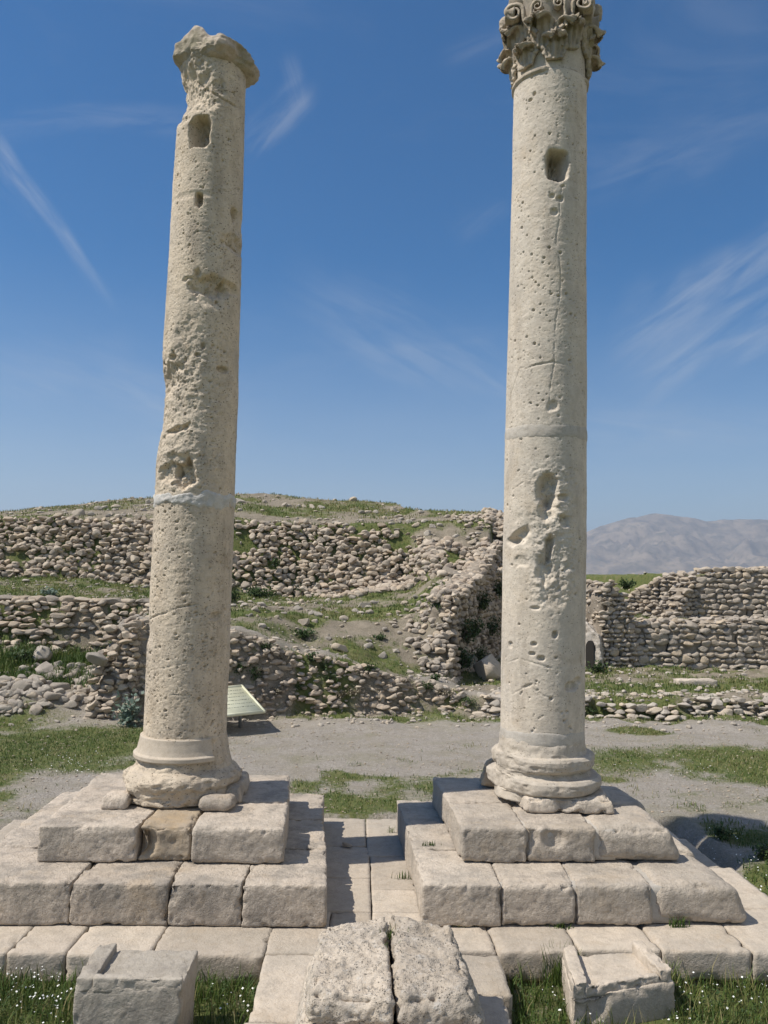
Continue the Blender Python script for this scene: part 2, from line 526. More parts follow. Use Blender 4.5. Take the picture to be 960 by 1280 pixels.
M_GRASS = leaf_mat('grass_blades', [(0.0, (0.055, 0.095, 0.018)), (0.4, (0.09, 0.135, 0.028)), (0.7, (0.16, 0.17, 0.05)), (1.0, (0.30, 0.25, 0.12))])
M_WEED = leaf_mat('green_leaves', [(0.0, (0.03, 0.06, 0.018)), (0.6, (0.06, 0.10, 0.03)), (1.0, (0.10, 0.13, 0.05))])
M_SILVER = leaf_mat('silver_leaves', [(0.0, (0.10, 0.15, 0.11)), (0.6, (0.18, 0.24, 0.19)), (1.0, (0.27, 0.32, 0.26))])
M_DRY = leaf_mat('dry_stems', [(0.0, (0.16, 0.13, 0.09)), (0.6, (0.24, 0.21, 0.15)), (1.0, (0.33, 0.29, 0.21))])
M_FLOWER, _, _b = newmat('white_petals'); _b.inputs['Base Color'].default_value = (0.78, 0.78, 0.74, 1)
M_DARK, _, _b = newmat('painted_arch_shade'); _b.inputs['Base Color'].default_value = (0.03, 0.027, 0.024, 1); _b.inputs['Roughness'].default_value = 1  # near-black colour stands in for the shade inside the small arch

# ------------------------------------------------------------------ terrain
PX = np.array([-14, -8, -4.7, -4.15, -2.6, -0.7, 1.2, 2.05])
PY = np.array([  # bank foot, bank top, middle wall foot, middle wall top, rubble wall foot, rubble wall top, crest, beyond
    [15.0, 15.2, 17.9, 18.3, 23.9, 24.9, 32, 46],
    [15.0, 15.2, 17.9, 18.3, 23.9, 24.9, 32, 46],
    [14.8, 15.0, 17.9, 18.3, 23.9, 25.0, 32, 46],
    [14.5, 14.75, 17.9, 18.3, 23.9, 25.0, 32, 46],
    [14.8, 15.1, 17.0, 18.3, 23.9, 25.1, 32, 46],
    [15.3, 15.55, 17.0, 19.0, 23.9, 25.1, 32, 46],
    [15.5, 15.72, 17.3, 18.9, 23.9, 25.1, 32, 46],
    [15.5, 15.8, 17.7, 18.5, 22.5, 25.0, 27.5, 46]], float)
PZ = np.array([
    [0.00, 0.05, 0.95, 1.88, 2.45, 3.95, 4.75, 4.3],
    [0.00, 0.05, 0.95, 1.88, 2.30, 4.15, 5.42, 4.6],
    [0.00, 0.10, 0.92, 1.85, 2.00, 4.30, 5.62, 4.6],
    [0.00, 1.66, 1.72, 1.82, 1.95, 4.20, 5.64, 4.6],
    [0.00, 1.50, 1.52, 1.72, 1.88, 4.05, 5.55, 4.6],
    [0.00, 0.98, 1.02, 1.50, 1.93, 4.05, 5.42, 4.6],
    [0.00, 0.56, 0.60, 1.55, 2.25, 4.10, 5.32, 4.6],
    [0.00, 0.40, 0.46, 2.10, 2.55, 4.15, 4.72, 4.6]])


def edge_x(y):
    return np.interp(y, [0, 18.4, 19.5, 24.0, 27.0, 34, 60], [1.84, 1.84, 2.22, 3.72, 4.35, 5.4, 6.3])


def height(x, y, detail=True):
    x = np.asarray(x, float); y = np.asarray(y, float)
    xc = np.clip(x, PX[0], PX[-1])
    k = np.clip(np.searchsorted(PX, xc, side='right') - 1, 0, len(PX) - 2)
    t = (xc - PX[k]) / (PX[k + 1] - PX[k])
    t = t * t * (3 - 2 * t)
    Y = PY[k] * (1 - t)[:, None] + PY[k + 1] * t[:, None]
    Z = PZ[k] * (1 - t)[:, None] + PZ[k + 1] * t[:, None]
    hill = np.zeros_like(x)
    ys = np.concatenate([np.full((len(x), 1), 9.0), Y, np.full((len(x), 1), 90.0)], axis=1)
    zs = np.concatenate([np.zeros((len(x), 1)), Z, np.zeros((len(x), 1))], axis=1)
    for j in range(ys.shape[1] - 1):
        a, b = ys[:, j], ys[:, j + 1]
        m_ = (y >= a) & (y < b)
        tt = np.clip((y - a) / (b - a), 0, 1)
        hill = np.where(m_, zs[:, j] * (1 - tt) + zs[:, j + 1] * tt, hill)
    # east of the cut: low ground, a low kerb ledge, walled terraces
    low = 0.30 * sstep(y, 15.45, 15.75) * np.interp(x, [0, 2, 5, 8, 14], [1, 1, .95, 1.1, 1.1])
    low = low + 0.0 * x
    terr = 1.46 * sstep(y, 21.15, 21.5) * sstep(x, 6.95, 7.2)
    low = np.maximum(low, terr)
    low = np.maximum(low, 2.7 * sstep(y, 23.15, 23.5) * sstep(x, 9.35, 9.6))
    low = np.maximum(low, 2.25 * sstep(y, 25, 29) * sstep(x, 5.0, 6.5) * (1 - sstep(x, 9, 14)))
    low = low * (1 - sstep(y, 40, 80))
    cut = sstep(x - edge_x(y), 0.0, 0.28)
    h = hill * (1 - cut) + low * cut
    # west part of the low ledge also meets the bank
    mound = 0.42 * np.exp(-(((x + 6.1) / 1.15) ** 2 + ((y - 15.1) / 0.7) ** 2) ** 1.5)
    h = h + mound
    near = 1 - sstep(y, 5.86, 5.95)
    h = h - 0.17 * near
    plat = sstep(y, 5.75, 5.85) * (1 - sstep(y, 8.9, 9.0)) * (1 - sstep(np.abs(x), 3.3, 3.5))
    h = h - 0.16 * plat
    if detail:
        p = np.stack([x, y, x * 0], 1)
        amp = np.where(y < 14, 0.03, 0.10)
        far = 1 - sstep(y, 60, 120)
        h = h + amp * fbm(p, 0.9, 4, 3) * far * np.clip(1.2 - plat * 1.2, 0.1, 1)
        h = h + 0.09 * fbm(p, 2.6, 3, 19) * sstep(y, 14.3, 15.2) * (1 - sstep(y, 24, 26))
        h = h + 0.02 * fbm(p, 5.0, 3, 9) * far * (1 - plat)
        h = h + np.where(y > 60, 3.0, 0) * sstep(y, 60, 400) * fbm(p, 0.004, 3, 12) * 0.6
    return h


def hz(x, y):
    return float(height(np.array([x]), np.array([y]))[0])


def hit(px, py, tmax=60):
    d = pray(px, py)
    ts = np.arange(3.0, tmax, 0.04)
    p = EYE + ts[:, None] * d
    below = np.nonzero(p[:, 2] < height(p[:, 0], p[:, 1]))[0]
    if len(below) == 0: return None
    return p[below[0]]


def grass_mask(x, y):
    p = np.stack([x, y, x * 0], 1)
    n = fbm(p, 0.7, 4, 41); n2 = fbm(p, 3.0, 3, 47)
    g = np.full(len(x), 0.14) + 0.35 * n + 0.18 * n2
    g = np.maximum(g, sstep(y, 8.8, 9.2) * (1 - sstep(y, 11, 13)) * (0.25 + 0.7 * n + 0.4 * n2))

    def ell(cx, cy, rx, ry): return 1 - sstep(np.hypot((x - cx) / rx, (y - cy) / ry), 0.25, 1.30)
    g = np.maximum(g, 0.95 * (1 - sstep(y, 5.8, 6.0)) * (0.78 + 0.5 * n + 0.3 * n2))
    g = np.maximum(g, ell(0.1, 9.35, 1.1, 0.5) * (0.75 + 0.5 * n2))
    g = np.maximum(g, ell(0.3, 10.6, 1.6, 0.8) * (0.35 + 0.7 * n2 + .4 * n))
    g = np.maximum(g, ell(4.75, 14.0, 0.75, 0.45) * (0.95 + 0.3 * n2))
    g = np.maximum(g, ell(5.9, 11.6, 3.6, 1.6) * (0.95 + 0.45 * n + 0.3 * n2))
    g = np.maximum(g, ell(4.3, 9.8, 1.9, 0.8) * (0.5 + 0.8 * n + 0.3 * n2))
    g = np.maximum(g, ell(3.9, 8.5, 0.9, 0.9) * (0.6 + 0.8 * n + 0.3 * n2))
    g = np.maximum(g, ell(4.0, 6.9, 0.9, 1.2) * (0.9 + 0.5 * n2))
    g = np.maximum(g, ell(2.5, 14.9, 0.8, 0.6) * (0.85 + 0.4 * n2))
    g = np.maximum(g, ell(0.9, 15.0, 1.1, 0.4) * (0.8 + 0.5 * n2))
    g = np.maximum(g, ell(-5.6, 12.4, 3.4, 2.9) * (0.9 + 0.8 * n + 0.3 * n2))
    g = np.maximum(g, ell(-4.1, 9.9, 1.3, 1.2) * (0.3 + 0.9 * n + 0.3 * n2))
    g = np.maximum(g, ell(-6.5, 16.6, 3.6, 1.4) * (1.05 + 0.3 * n2))
    hillg = sstep(y, 15.9, 16.4) * (0.60 + 0.75 * n + 0.35 * n2)
    g = np.maximum(g, hillg)
    crest = sstep(y, 25.5, 27) * (0.48 + 0.6 * n + 0.3 * n2) * (x < edge_x(y))
    g = np.where(y > 25.5, np.where(x < edge_x(y), crest, 0.85 + 0.3 * n), g)
    bank = sstep(y, 14.4, 15.0) * (1 - sstep(y, 15.9, 16.3)) * (0.46 + 0.9 * n + 0.5 * n2)
    g = np.where((y > 14.4) & (y < 16.2) & (x > -4.3), np.maximum(bank, g * 0.9), g)
    # foot path climbing along the bank
    yp = np.interp(x, [-4.2, -2.6, -0.7, 1.2, 2.6, 4], [15.7, 15.75, 16.15, 16.25, 16.2, 16.2])
    path = (1 - sstep(np.abs(y - yp + 0.15 * n), 0.25, 0.45)) * sstep(x, -4.4, -4.0) * (1 - sstep(x, 2.0, 2.8))
    g = g * (1 - path)
    # grass belt below the rubble wall
    belt = (1 - sstep(np.abs(y - 23.2), 0.2, 0.9)) * (0.85 + 0.5 * n2) * (x < 3)
    g = np.maximum(g, belt)
    return np.clip(g, 0, 1)


def graded(lo, hi, step, far, ratio=1.22):
    a = list(np.arange(lo, hi + 1e-6, step))
    s, v = step, hi
    while v < far[1]:
        s *= ratio; v = min(v + s, far[1]); a.append(v)
    s, v = step, lo
    while v > far[0]:
        s *= ratio; v = max(v - s, far[0]); a.insert(0, v)
    return np.array(a)


gx = graded(-13, 13, 0.075, (-5200, 5200))
gy = graded(4.2, 34, 0.075, (-300, 6400))
GX, GY = np.meshgrid(gx, gy)
gp = np.stack([GX.ravel(), GY.ravel()], 1)
gz = height(gp[:, 0], gp[:, 1])
gm = grass_mask(gp[:, 0], gp[:, 1])
nx_, ny_ = len(gx), len(gy)
ii = (np.arange(ny_ - 1)[:, None] * nx_ + np.arange(nx_ - 1)[None]).ravel()
GQ = np.stack([ii, ii + 1, ii + nx_ + 1, ii + nx_], 1)
gxy = np.stack([gp[:, 0], gp[:, 1], gz], 1)
slope_n = normals(gxy, GQ)[:, 2]
_yp = np.interp(gp[:, 0], [-4.2, -2.6, -0.7, 1.2, 2.6, 4], [15.7, 15.75, 16.15, 16.25, 16.2, 16.2])
_path = (1 - sstep(np.abs(gp[:, 1] - _yp), 0.2, 0.42)) * sstep(gp[:, 0], -4.4, -4.0) * (1 - sstep(gp[:, 0], 2.0, 2.8))
earth = np.maximum(sstep(gp[:, 1], 14.8, 15.4), 1 - sstep(gp[:, 1], 5.8, 6.0))
earth = earth * (1 - 0.85 * _path)
gcol = np.stack([gm, earth, slope_n, np.ones_like(gm)], 1)
mt, nt, b = newmat('gravel_and_grass_ground'); n = NT(nt)
mask = nt.nodes.new('ShaderNodeSeparateColor')
nt.links.new(n.attr('mask', 'Color'), mask.inputs[0])
gravel = n.mix(n.rng(n.noise(60, 4, 0.75), 0.3, 0.7), (0.235, 0.21, 0.18), (0.43, 0.39, 0.34))
gravel = n.mix(n.math('MULTIPLY', n.rng(n.voro(26, None, 'F1'), 0.03, 0.16, 1, 0), 0.55), gravel, (0.50, 0.475, 0.44))
gravel = n.mix(n.math('MULTIPLY', n.rng(n.noise(1.7, 8, 0.72), 0.45, 0.66), 0.55), gravel, (0.235, 0.205, 0.145))
dirt = n.mix(n.rng(n.noise(3.1, 7, 0.7), 0.33, 0.66), (0.25, 0.21, 0.155), (0.16, 0.135, 0.095))
dirt = n.mix(n.math('MULTIPLY', n.rng(n.noise(45, 4, 0.7), 0.45, 0.62), 0.5), dirt, (0.36, 0.32, 0.26))
gravel = n.mix(n.math('MULTIPLY', n.rng(n.noise(14, 6, 0.8), 0.38, 0.62), 0.5), gravel, (0.22, 0.195, 0.16))
gravel = n.mix(n.math('MULTIPLY', n.rng(n.noise(21, 6, 0.8), 0.56, 0.68), 0.5), gravel, (0.52, 0.48, 0.42))
gravel = n.mix(n.math('MULTIPLY', n.rng(n.noise(0.8, 8, 0.75), 0.48, 0.66), 0.5), gravel, (0.21, 0.195, 0.115))
soil = n.mix(mask.outputs[1], gravel, dirt)
green = n.mix(n.rng(n.noise(11, 6, 0.7), 0.35, 0.65), (0.07, 0.10, 0.025), (0.14, 0.145, 0.05))
green = n.mix(n.math('MULTIPLY', n.rng(n.noise(2.0, 5, 0.6), 0.5, 0.72), 0.55), green, (0.20, 0.17, 0.09))
gk = n.rng(n.math('ADD', mask.outputs[0], n.math('MULTIPLY', n.math('SUBTRACT', n.noise(16, 6, 0.75), 0.5), 0.9)), 0.34, 0.66)
nt.links.new(n.mix(gk, soil, green), b.inputs['Base Color'])
b.inputs['Roughness'].default_value = 0.95
bp = n.bump(n.noise(30, 7, 0.75), 0.8, 0.035)
bp = n.bump(n.rng(n.voro(34), 0.0, 0.5, 1, 0), 0.5, 0.02, bp)
nt.links.new(bp, b.inputs['Normal'])
ground = put('ground', quad_mesh('ground', gxy, GQ, attrs={'mask': ('FLOAT_COLOR', gcol)}), mt)
tag(ground, 'gravel and grass ground rising into a rubble strewn hill behind the columns', 'ground', kind='structure')

# ------------------------------------------------------------------ mountains, several kilometres off
mx_ = np.linspace(-600, 5200, 330); my_ = np.linspace(2300, 4700, 110)
MX, MY = np.meshgrid(mx_, my_)
mp_ = np.stack([MX.ravel(), MY.ravel(), np.zeros(MX.size)], 1)
ang = mp_[:, 0] / mp_[:, 1]
crest = np.interp(ang, [-0.2, 0.1, 0.24, 0.29, 0.33, 0.36, 0.39, 0.42, 0.46, 0.50, 0.55, 0.7, 1.1, 2], [0.0, 22, 128, 196, 232, 248, 237, 228, 231, 232, 226, 215, 170, 60]) * 1.02
prof = np.interp(mp_[:, 1], [2300, 2450, 2700, 2900, 3080, 3500, 4700], [0, 0.10, 0.40, 0.70, 1.0, 0.9, 0.2])
rid = 1 - np.abs(fbm(mp_ * np.array([1.0, 0.55, 1]), 0.0075, 5, 61, 0.55)) * 2
spur = np.sin(np.clip(prof, 0, 1) * math.pi)
mzv = crest * prof + crest * (0.24 * spur + 0.03) * (rid - 0.55) + crest * 0.05 * fbm(mp_, 0.03, 3, 65) * (0.2 + spur)
mzv = np.maximum(mzv, -3)
ii = (np.arange(109)[:, None] * 330 + np.arange(329)[None]).ravel()
mm_, nt, b = newmat('bare_mountain_rock'); n = NT(nt)
c = n.mix(n.rng(n.noise(0.012, 8, 0.65), 0.35, 0.65), (0.30, 0.235, 0.165), (0.14, 0.115, 0.085))
c = n.mix(n.math('MULTIPLY', n.rng(n.noise(0.05, 6, 0.7), 0.5, 0.62), 0.6), c, (0.075, 0.075, 0.045))
nt.links.new(c, b.inputs['Base Color']); b.inputs['Roughness'].default_value = 1
mo = put('mountains', quad_mesh('mountains', np.stack([mp_[:, 0], mp_[:, 1], mzv], 1), np.stack([ii, ii + 1, ii + 331, ii + 330], 1)), mm_)
tag(mo, 'bare blue-grey mountain ridge far beyond the ruins', 'mountains', kind='structure')

# haze: one closed box of even air round everything
hv = np.array([(x, y, z) for z in (-9, 330) for y in (-320, 6500) for x in (-5300, 5300)], float)
hq = np.array([(0, 2, 3, 1), (4, 5, 7, 6), (0, 1, 5, 4), (2, 6, 7, 3), (0, 4, 6, 2), (1, 3, 7, 5)])
hm = bpy.data.materials.new('haze_air'); hm.use_nodes = True
hn = hm.node_tree; hn.nodes.clear()
ho = hn.nodes.new('ShaderNodeOutputMaterial'); hp = hn.nodes.new('ShaderNodeVolumePrincipled')
hp.inputs['Color'].default_value = (0.66, 0.80, 1.0, 1); hp.inputs['Density'].default_value = 2.9e-4; hp.inputs['Anisotropy'].default_value = 0.2
hn.links.new(hp.outputs[0], ho.inputs['Volume'])
haze = put('haze', quad_mesh('haze', hv, hq, smooth=False), hm)
tag(haze, 'pale blue haze in the air towards the far mountains', 'haze', kind='stuff')

# ------------------------------------------------------------------ pavement
pav = bpy.data.objects.new('pavement', None); link(pav)
tag(pav, 'pale limestone slab pavement under and around the two stepped pedestals', 'pavement', kind='structure')
slabs = []


def slab(x0, x1, y0, y1, z=0.0, th=0.20, front=False, skew=0.0):
    g = 0.003
    i = len(slabs); slabs.append(1)
    dz = random.uniform(-0.006, 0.006)
    top = [(x0 + g, y0 + g, z + dz), (x1 - g, y0 + g, z + dz), (x1 - g + skew, y1 - g, z + dz), (x0 + g + skew, y1 - g, z + dz)]
    bot = [(x, y, z - th) for x, y, _ in top]
    block_obj('paving_slab', top, bot, M_PAVE, pav, r=0.013 if front else 0.007, rx=0.004, amp=0.004, mid=0.004, chip=0.02 if front else 0.006,
              res=0.025, seed=200 + i)


xs = [-4.2, -3.2, -2.31, -1.92, -1.36, -0.60]
for a, c in zip(xs[:-1], xs[1:]): slab(a, c, 5.78 + random.uniform(-.02, .02), 6.6, front=True, skew=0.03)
slab(-0.60, -0.18, 5.80, 6.6); slab(-0.18, 0.13, 5.8, 6.5); slab(0.13, 0.55, 5.8, 6.5)
for a, c in ((0.55, 0.98), (0.98, 1.55), (1.55, 2.12), (2.12, 2.74), (2.74, 3.5)): slab(a, c, 5.84 + random.uniform(-.02, .02), 6.6, front=True, skew=-0.03)
slab(-0.30, 0.13, 6.5, 7.2); slab(0.13, 0.6, 6.5, 6.95); slab(0.13, 0.6, 6.95, 7.75); slab(-0.30, 0.13, 7.2, 8.0)
slab(-0.36, 0.10, 8.0, 8.9); slab(0.10, 0.6, 7.75, 8.92)
slab(2.75, 3.35, 6.6, 7.5); slab(2.75, 3.25, 7.5, 8.3); slab(2.6, 3.2, 8.3, 8.7)
slab(-3.6, -2.8, 6.6, 7.6); slab(-3.5, -2.8, 7.6, 8.8)
# apron round the middle plinth
slab(-0.60, -0.16, 4.95, 5.80, front=True); slab(-0.62, -0.16, 4.0, 4.95, front=True); slab(-0.62, -0.16, 3.2, 4.0)
slab(-0.16, 0.62, 4.9, 5.8); slab(0.62, 0.98, 5.25, 5.80, front=True); slab(0.60, 0.92, 4.55, 5.25, front=True); slab(0.58, 0.86, 3.5, 4.55, front=True)
slab(-0.16, 0.60, 3.5, 4.9)

# ------------------------------------------------------------------ stepped pedestals
def xs_on(pxs, y, z):  # world x of pixel columns on the line y, z
    return [float(ony(q, 1100, y)[0]) for q in pxs]


def pedestal(loc, label, step1, step2, mats, gap):
    root = empty('stepped_pedestal', loc, label, 'pedestal')
    for name, rows, z0, z1 in (('lower_step', step1, 0.004, 0.30), ('upper_step', step2, 0.304, 0.575)):
        for row in rows:
            for blk in row:
                t, fl, kw = blk
                top = [(x, y, z1) for x, y in t]
                bot = [(x + dx, y + dy, z0) for (x, y), (dx, dy) in zip(t, fl)]
                mat = kw.pop('mat', mats)
                base = dict(r=0.013, rx=0.003, amp=0.005, mid=0.006, chip=0.020, res=0.014)
                base.update(kw)
                block_obj('step_block', top, bot, mat, root, **base)
        if gap < 0.004:   # mortar pointing that fills the joints, set back a little from the faces
            fr_, bk = rows[0], rows[-1]
            A, B_, C_, D_ = fr_[0][0][0], fr_[-1][0][1], bk[-1][0][2], bk[0][0][3]
            zt = z1 - 0.022
            yf = max(b[0][1][1] for b in fr_) + 0.022
            tp = [(A[0] + 0.04, yf, zt), (B_[0] - 0.45, yf, zt), (C_[0] - 0.45, C_[1] - 0.03, zt), (D_[0] + 0.04, D_[1] - 0.03, zt)]
            block_obj('joint_mortar', tp, [(x, y, z0 + 0.01) for x, y, _ in tp], M_MORTAR, root, r=0.008, amp=0.002, mid=0.001, chip=0.0, res=0.05, seed=77)
    return root


Z4 = [(0, 0)] * 4


def quadp(x0, x1, y0, y1, sk=0.0, g=0.005):
    return [(x0 + g, y0), (x1 - g, y0), (x1 - g + sk, y1), (x0 + g + sk, y1)]


# left pedestal
def fan(x0f, x1f, x0b, x1b, y0, y1, g=0.0025):
    return [(x0f + g, y0), (x1f - g, y0), (x1b - g, y1), (x0b + g, y1)]


LS1 = [[(fan(-2.98, -2.05, -2.98, -2.02, 6.21, 7.0), Z4, dict(seed=1)),
        (fan(-2.05, -1.345, -2.02, -1.33, 6.205, 7.0), Z4, dict(seed=2)),
        (fan(-1.345, -0.815, -1.33, -0.80, 6.20, 7.0), Z4, dict(seed=3, cuts=[((-1.34, 6.2, 0.27), 0.12, 0.03)])),
        (fan(-0.815, -0.20, -0.80, -0.24, 6.19, 7.0), Z4, dict(seed=4))],
       [(fan(-2.98, -1.6, -2.98, -1.6, 7.01, 8.72), Z4, dict(seed=5)), (fan(-1.6, -0.24, -1.6, -0.30, 7.01, 7.8), Z4, dict(seed=6)),
        (fan(-1.6, -0.30, -1.6, -0.33, 7.81, 8.72), Z4, dict(seed=7))]]
LS2 = [[(fan(-2.46, -1.69, -2.48, -1.64, 6.62, 7.35, 0.012), Z4, dict(seed=11)),
        (fan(-1.69, -1.275, -1.64, -1.27, 6.645, 7.35), Z4, dict(seed=12, mat=M_OCHRE, r=0.035, chip=0.04, cuts=[((-1.66, 6.63, 0.45), 0.13, 0.07), ((-1.45, 6.63, 0.5), 0.2, 0.03)])),
        (fan(-1.275, -0.55, -1.27, -0.58, 6.60, 7.35), Z4, dict(seed=13, r=0.035, rx=0.02))],
       [(fan(-2.48, -1.6, -2.52, -1.6, 7.36, 8.40), Z4, dict(seed=14)), (fan(-1.6, -0.58, -1.6, -0.66, 7.36, 8.36), Z4, dict(seed=15, r=0.04))]]
pedL = pedestal((-1.57, 7.5, 0), 'two-step limestone pedestal of open-jointed blocks under the left pitted column', LS1, LS2, M_PED, 0.006)

RS1 = [[(fan(0.49, 1.07, 0.47, 1.07, 6.21, 7.0, 0.003), Z4, dict(seed=21)),
        (fan(1.07, 1.62, 1.07, 1.63, 6.215, 7.0, 0.003), Z4, dict(seed=22, r=0.04)),
        (fan(1.62, 2.19, 1.63, 2.20, 6.22, 7.0, 0.003), Z4, dict(seed=23, r=0.04)),
        (fan(2.19, 2.83, 2.20, 2.80, 6.24, 7.0, 0.003), [(0, 0), (0.12, 0), (0.10, 0), (0, 0)], dict(seed=24, r=0.09, rx=0.09))],
       [(fan(0.47, 1.6, 0.40, 1.6, 7.01, 8.50), Z4, dict(seed=25)), (fan(1.6, 2.82, 1.6, 2.78, 7.01, 8.45), [(0, 0), (0.08, 0), (0.08, 0), (0, 0)], dict(seed=26, r=0.06, rx=.06))]]
RS2 = [[(fan(0.83, 1.345, 0.80, 1.34, 6.66, 7.4, 0.003), Z4, dict(seed=31, r=0.035)),
        (fan(1.345, 1.90, 1.34, 1.90, 6.67, 7.4, 0.003), Z4, dict(seed=32, r=0.045, rx=0.02, cuts=[((1.56, 6.67, 0.5), 0.10, 0.05), ((1.38, 6.67, 0.5), 0.08, 0.04)])),
        (fan(1.90, 2.52, 1.90, 2.50, 6.69, 7.4, 0.003), [(0, 0), (0.10, 0), (0.08, 0), (0, 0)], dict(seed=33, r=0.09, rx=0.09))],
       [(fan(0.80, 1.7, 0.74, 1.7, 7.41, 8.32), Z4, dict(seed=34, r=0.04)), (fan(1.7, 2.55, 1.7, 2.5, 7.41, 8.05), [(0, 0), (0.08, 0), (0.08, 0), (0, 0)], dict(seed=35, r=0.06,rx=.06))]]
pedR = pedestal((1.7, 7.4, 0), 'two-step pale limestone pedestal with mortared joints under the right column with a carved capital', RS1, RS2, M_PED2, 0.002)

# ------------------------------------------------------------------ columns
class Shaft:
    def __init__(s, c0, c1, z0, z1, radii, seed):
        s.c0, s.c1, s.z0, s.z1, s.seed = np.array(c0, float), np.array(c1, float), z0, z1, seed
        s.rz, s.rr = zip(*radii)
        s.feat = []; s.cracks = []; s.pits = []

    def axis(s, z):
        t = (np.asarray(z) - s.z0) / (s.z1 - s.z0)
        return s.c0[0] + (s.c1[0] - s.c0[0]) * t, s.c0[1] + (s.c1[1] - s.c0[1]) * t

    def rad(s, z): return np.interp(z, s.rz, s.rr)

    def at(s, px, py):
        """angle and height where the line of sight of a photo point meets the shaft"""
        d = pray(px, py)
        ts = np.linspace(5, 16, 4400)
        p = EYE + ts[:, None] * d
        ax, ay = s.axis(p[:, 2])
        q = np.hypot(p[:, 0] - ax, p[:, 1] - ay) - s.rad(p[:, 2])
        i = np.nonzero(q < 0)[0]
        i = i[0] if len(i) else int(np.argmin(q))
        return math.atan2(p[i, 1] - ay[i], p[i, 0] - ax[i]), p[i, 2]

    def hole(s, px, py, w, h, depth, sharp=6, rot=0.0, rough=0.25):
        th, z = s.at(px, py)
        k = 7.6 / F
        # width on screen is foreshortened towards the limb
        view = math.atan2(EYE[1] - s.c0[1], EYE[0] - s.c0[0])
        fs = max(0.35, math.cos(th - view))
        el = math.atan2(z - EYE[2], 7.6)
        s.feat.append((th, z, w * k / 2 / fs, h * k / 2 / max(0.5, math.cos(el)) / math.cos(el) ** 0.5, depth, sharp, rot, rough))

    def crack(s, pts, w=0.006, depth=0.012):
        s.cracks.append(([s.at(*p) for p in pts], w, depth))

    def build(s, za, zb, nth=330, dz=0.0075, pitn=1500, pit_amp=1.0, rough_zones=(), base_amp=0.005, seedo=0):
        nz = max(3, int((zb - za) / dz))
        th = np.linspace(-math.pi, math.pi, nth, endpoint=False) + math.pi / 2   # seam at the back
        z = np.linspace(za, zb, nz + 1)
        TH, ZZ = np.meshgrid(th, z)
        R0 = s.rad(ZZ)
        P = np.stack([np.cos(TH) * R0, np.sin(TH) * R0, ZZ], -1).reshape(-1, 3)
        D = base_amp * fbm(P, 2.2, 3, s.seed) + 0.0016 * fbm(P * np.array([1, 1, 1.6]), 16, 3, s.seed + 3, 0.6) + 0.0015 * fbm(P * np.array([1, 1, 1.3]), 42, 3, s.seed + 4, 0.7)
        D = D.reshape(TH.shape)
        for (zl, zh, a, thc, thw) in rough_zones:
            wz = sstep(ZZ, zl, zl + 0.15) * (1 - sstep(ZZ, zh - 0.15, zh))
            dth = np.abs((TH - thc + math.pi) % (2 * math.pi) - math.pi)
            wt = 1 - sstep(dth, thw * 0.6, thw)
            D += (a * (fbm(P * np.array([1, 1, 1.5]), 20, 4, s.seed + 8, 0.75) - 0.15)).reshape(TH.shape) * wz * wt

        def win(t0, z0, ru, rv):
            zi = np.nonzero(np.abs(z - z0) < rv)[0]
            return zi
        r = np.random.default_rng(s.seed * 13 + 1 + seedo)
        rm = float(np.mean(s.rr))
        clus = fbm
        for _ in range(pitn):
            t0 = r.uniform(-math.pi, math.pi); z0 = r.uniform(za, zb)
            cl_ = vnoise(np.array([[math.cos(t0) * 2.2, math.sin(t0) * 2.2, z0 * 1.9]]), s.seed + 71)[0]
            if r.uniform(-0.9, 0.7) > cl_: continue
            a = r.uniform(0.0045, 0.008) * r.choice([1, 1, 1, 1, 1.3, 1.8]); bb = a * r.uniform(0.6, 1.1); dep = a * r.uniform(1.2, 2.2) * pit_amp
            zi = np.nonzero(np.abs(z - z0) < bb * 2)[0]
            if len(zi) == 0: continue
            du = ((th - t0 + math.pi) % (2 * math.pi) - math.pi) * rm
            ti = np.nonzero(np.abs(du) < a * 2)[0]
            q = (du[ti][None] / a) ** 2 + ((z[zi] - z0)[:, None] / bb) ** 2
            sub = np.ix_(zi, ti)
            D[sub] -= dep * np.exp(-q * q * 1.2)
        for (t0, z0, a, bb, dep, sharp, rot, rough) in s.feat:
            du = ((TH - t0 + math.pi) % (2 * math.pi) - math.pi) * R0
            dv = ZZ - z0
            if rot: du, dv = du * math.cos(rot) + dv * math.sin(rot), -du * math.sin(rot) + dv * math.cos(rot)
            mk = (np.abs(du) < 2.2 * a) & (np.abs(dv) < 2.2 * bb)
            if not mk.any(): continue
            Pm = P.reshape(*TH.shape, 3)[mk]
            jit = 1 + rough * fbm(Pm, 14, 3, s.seed + 17)
            e = 4.0 if sharp > 4 else 2.4
            q = ((np.abs(du[mk]) / a) ** e + (np.abs(dv[mk]) / bb) ** e) ** (1 / e) * jit
            prof = 1 - sstep(q, 1 - 1.0 / sharp, 1 + 0.6 / sharp)
            D[mk] -= dep * prof * (1 + 0.25 * fbm(Pm, 20, 3, s.seed + 19))
        for pts, w, dep in s.cracks:
            best = np.full(TH.shape, 9.0)
            for (ta, z_a), (tb, z_b) in zip(pts[:-1], pts[1:]):
                ua = ((TH - ta + math.pi) % (2 * math.pi) - math.pi) * R0
                ub = ((tb - ta + math.pi) % (2 * math.pi) - math.pi) * rm
                va, vb = ZZ - z_a, z_b - z_a
                L2 = ub * ub + vb * vb + 1e-9
                t = np.clip((ua * ub + va * vb) / L2, 0, 1)
                best = np.minimum(best, np.hypot(ua - t * ub, va - t * vb))
            mk = best < 0.06
            if not mk.any(): continue
            Pm = P.reshape(*TH.shape, 3)[mk]
            bw = best[mk] + 0.012 * fbm(Pm, 18, 3, s.seed + 29)
            D[mk] -= dep * (1 - sstep(np.abs(bw), 0, w * 1.5))
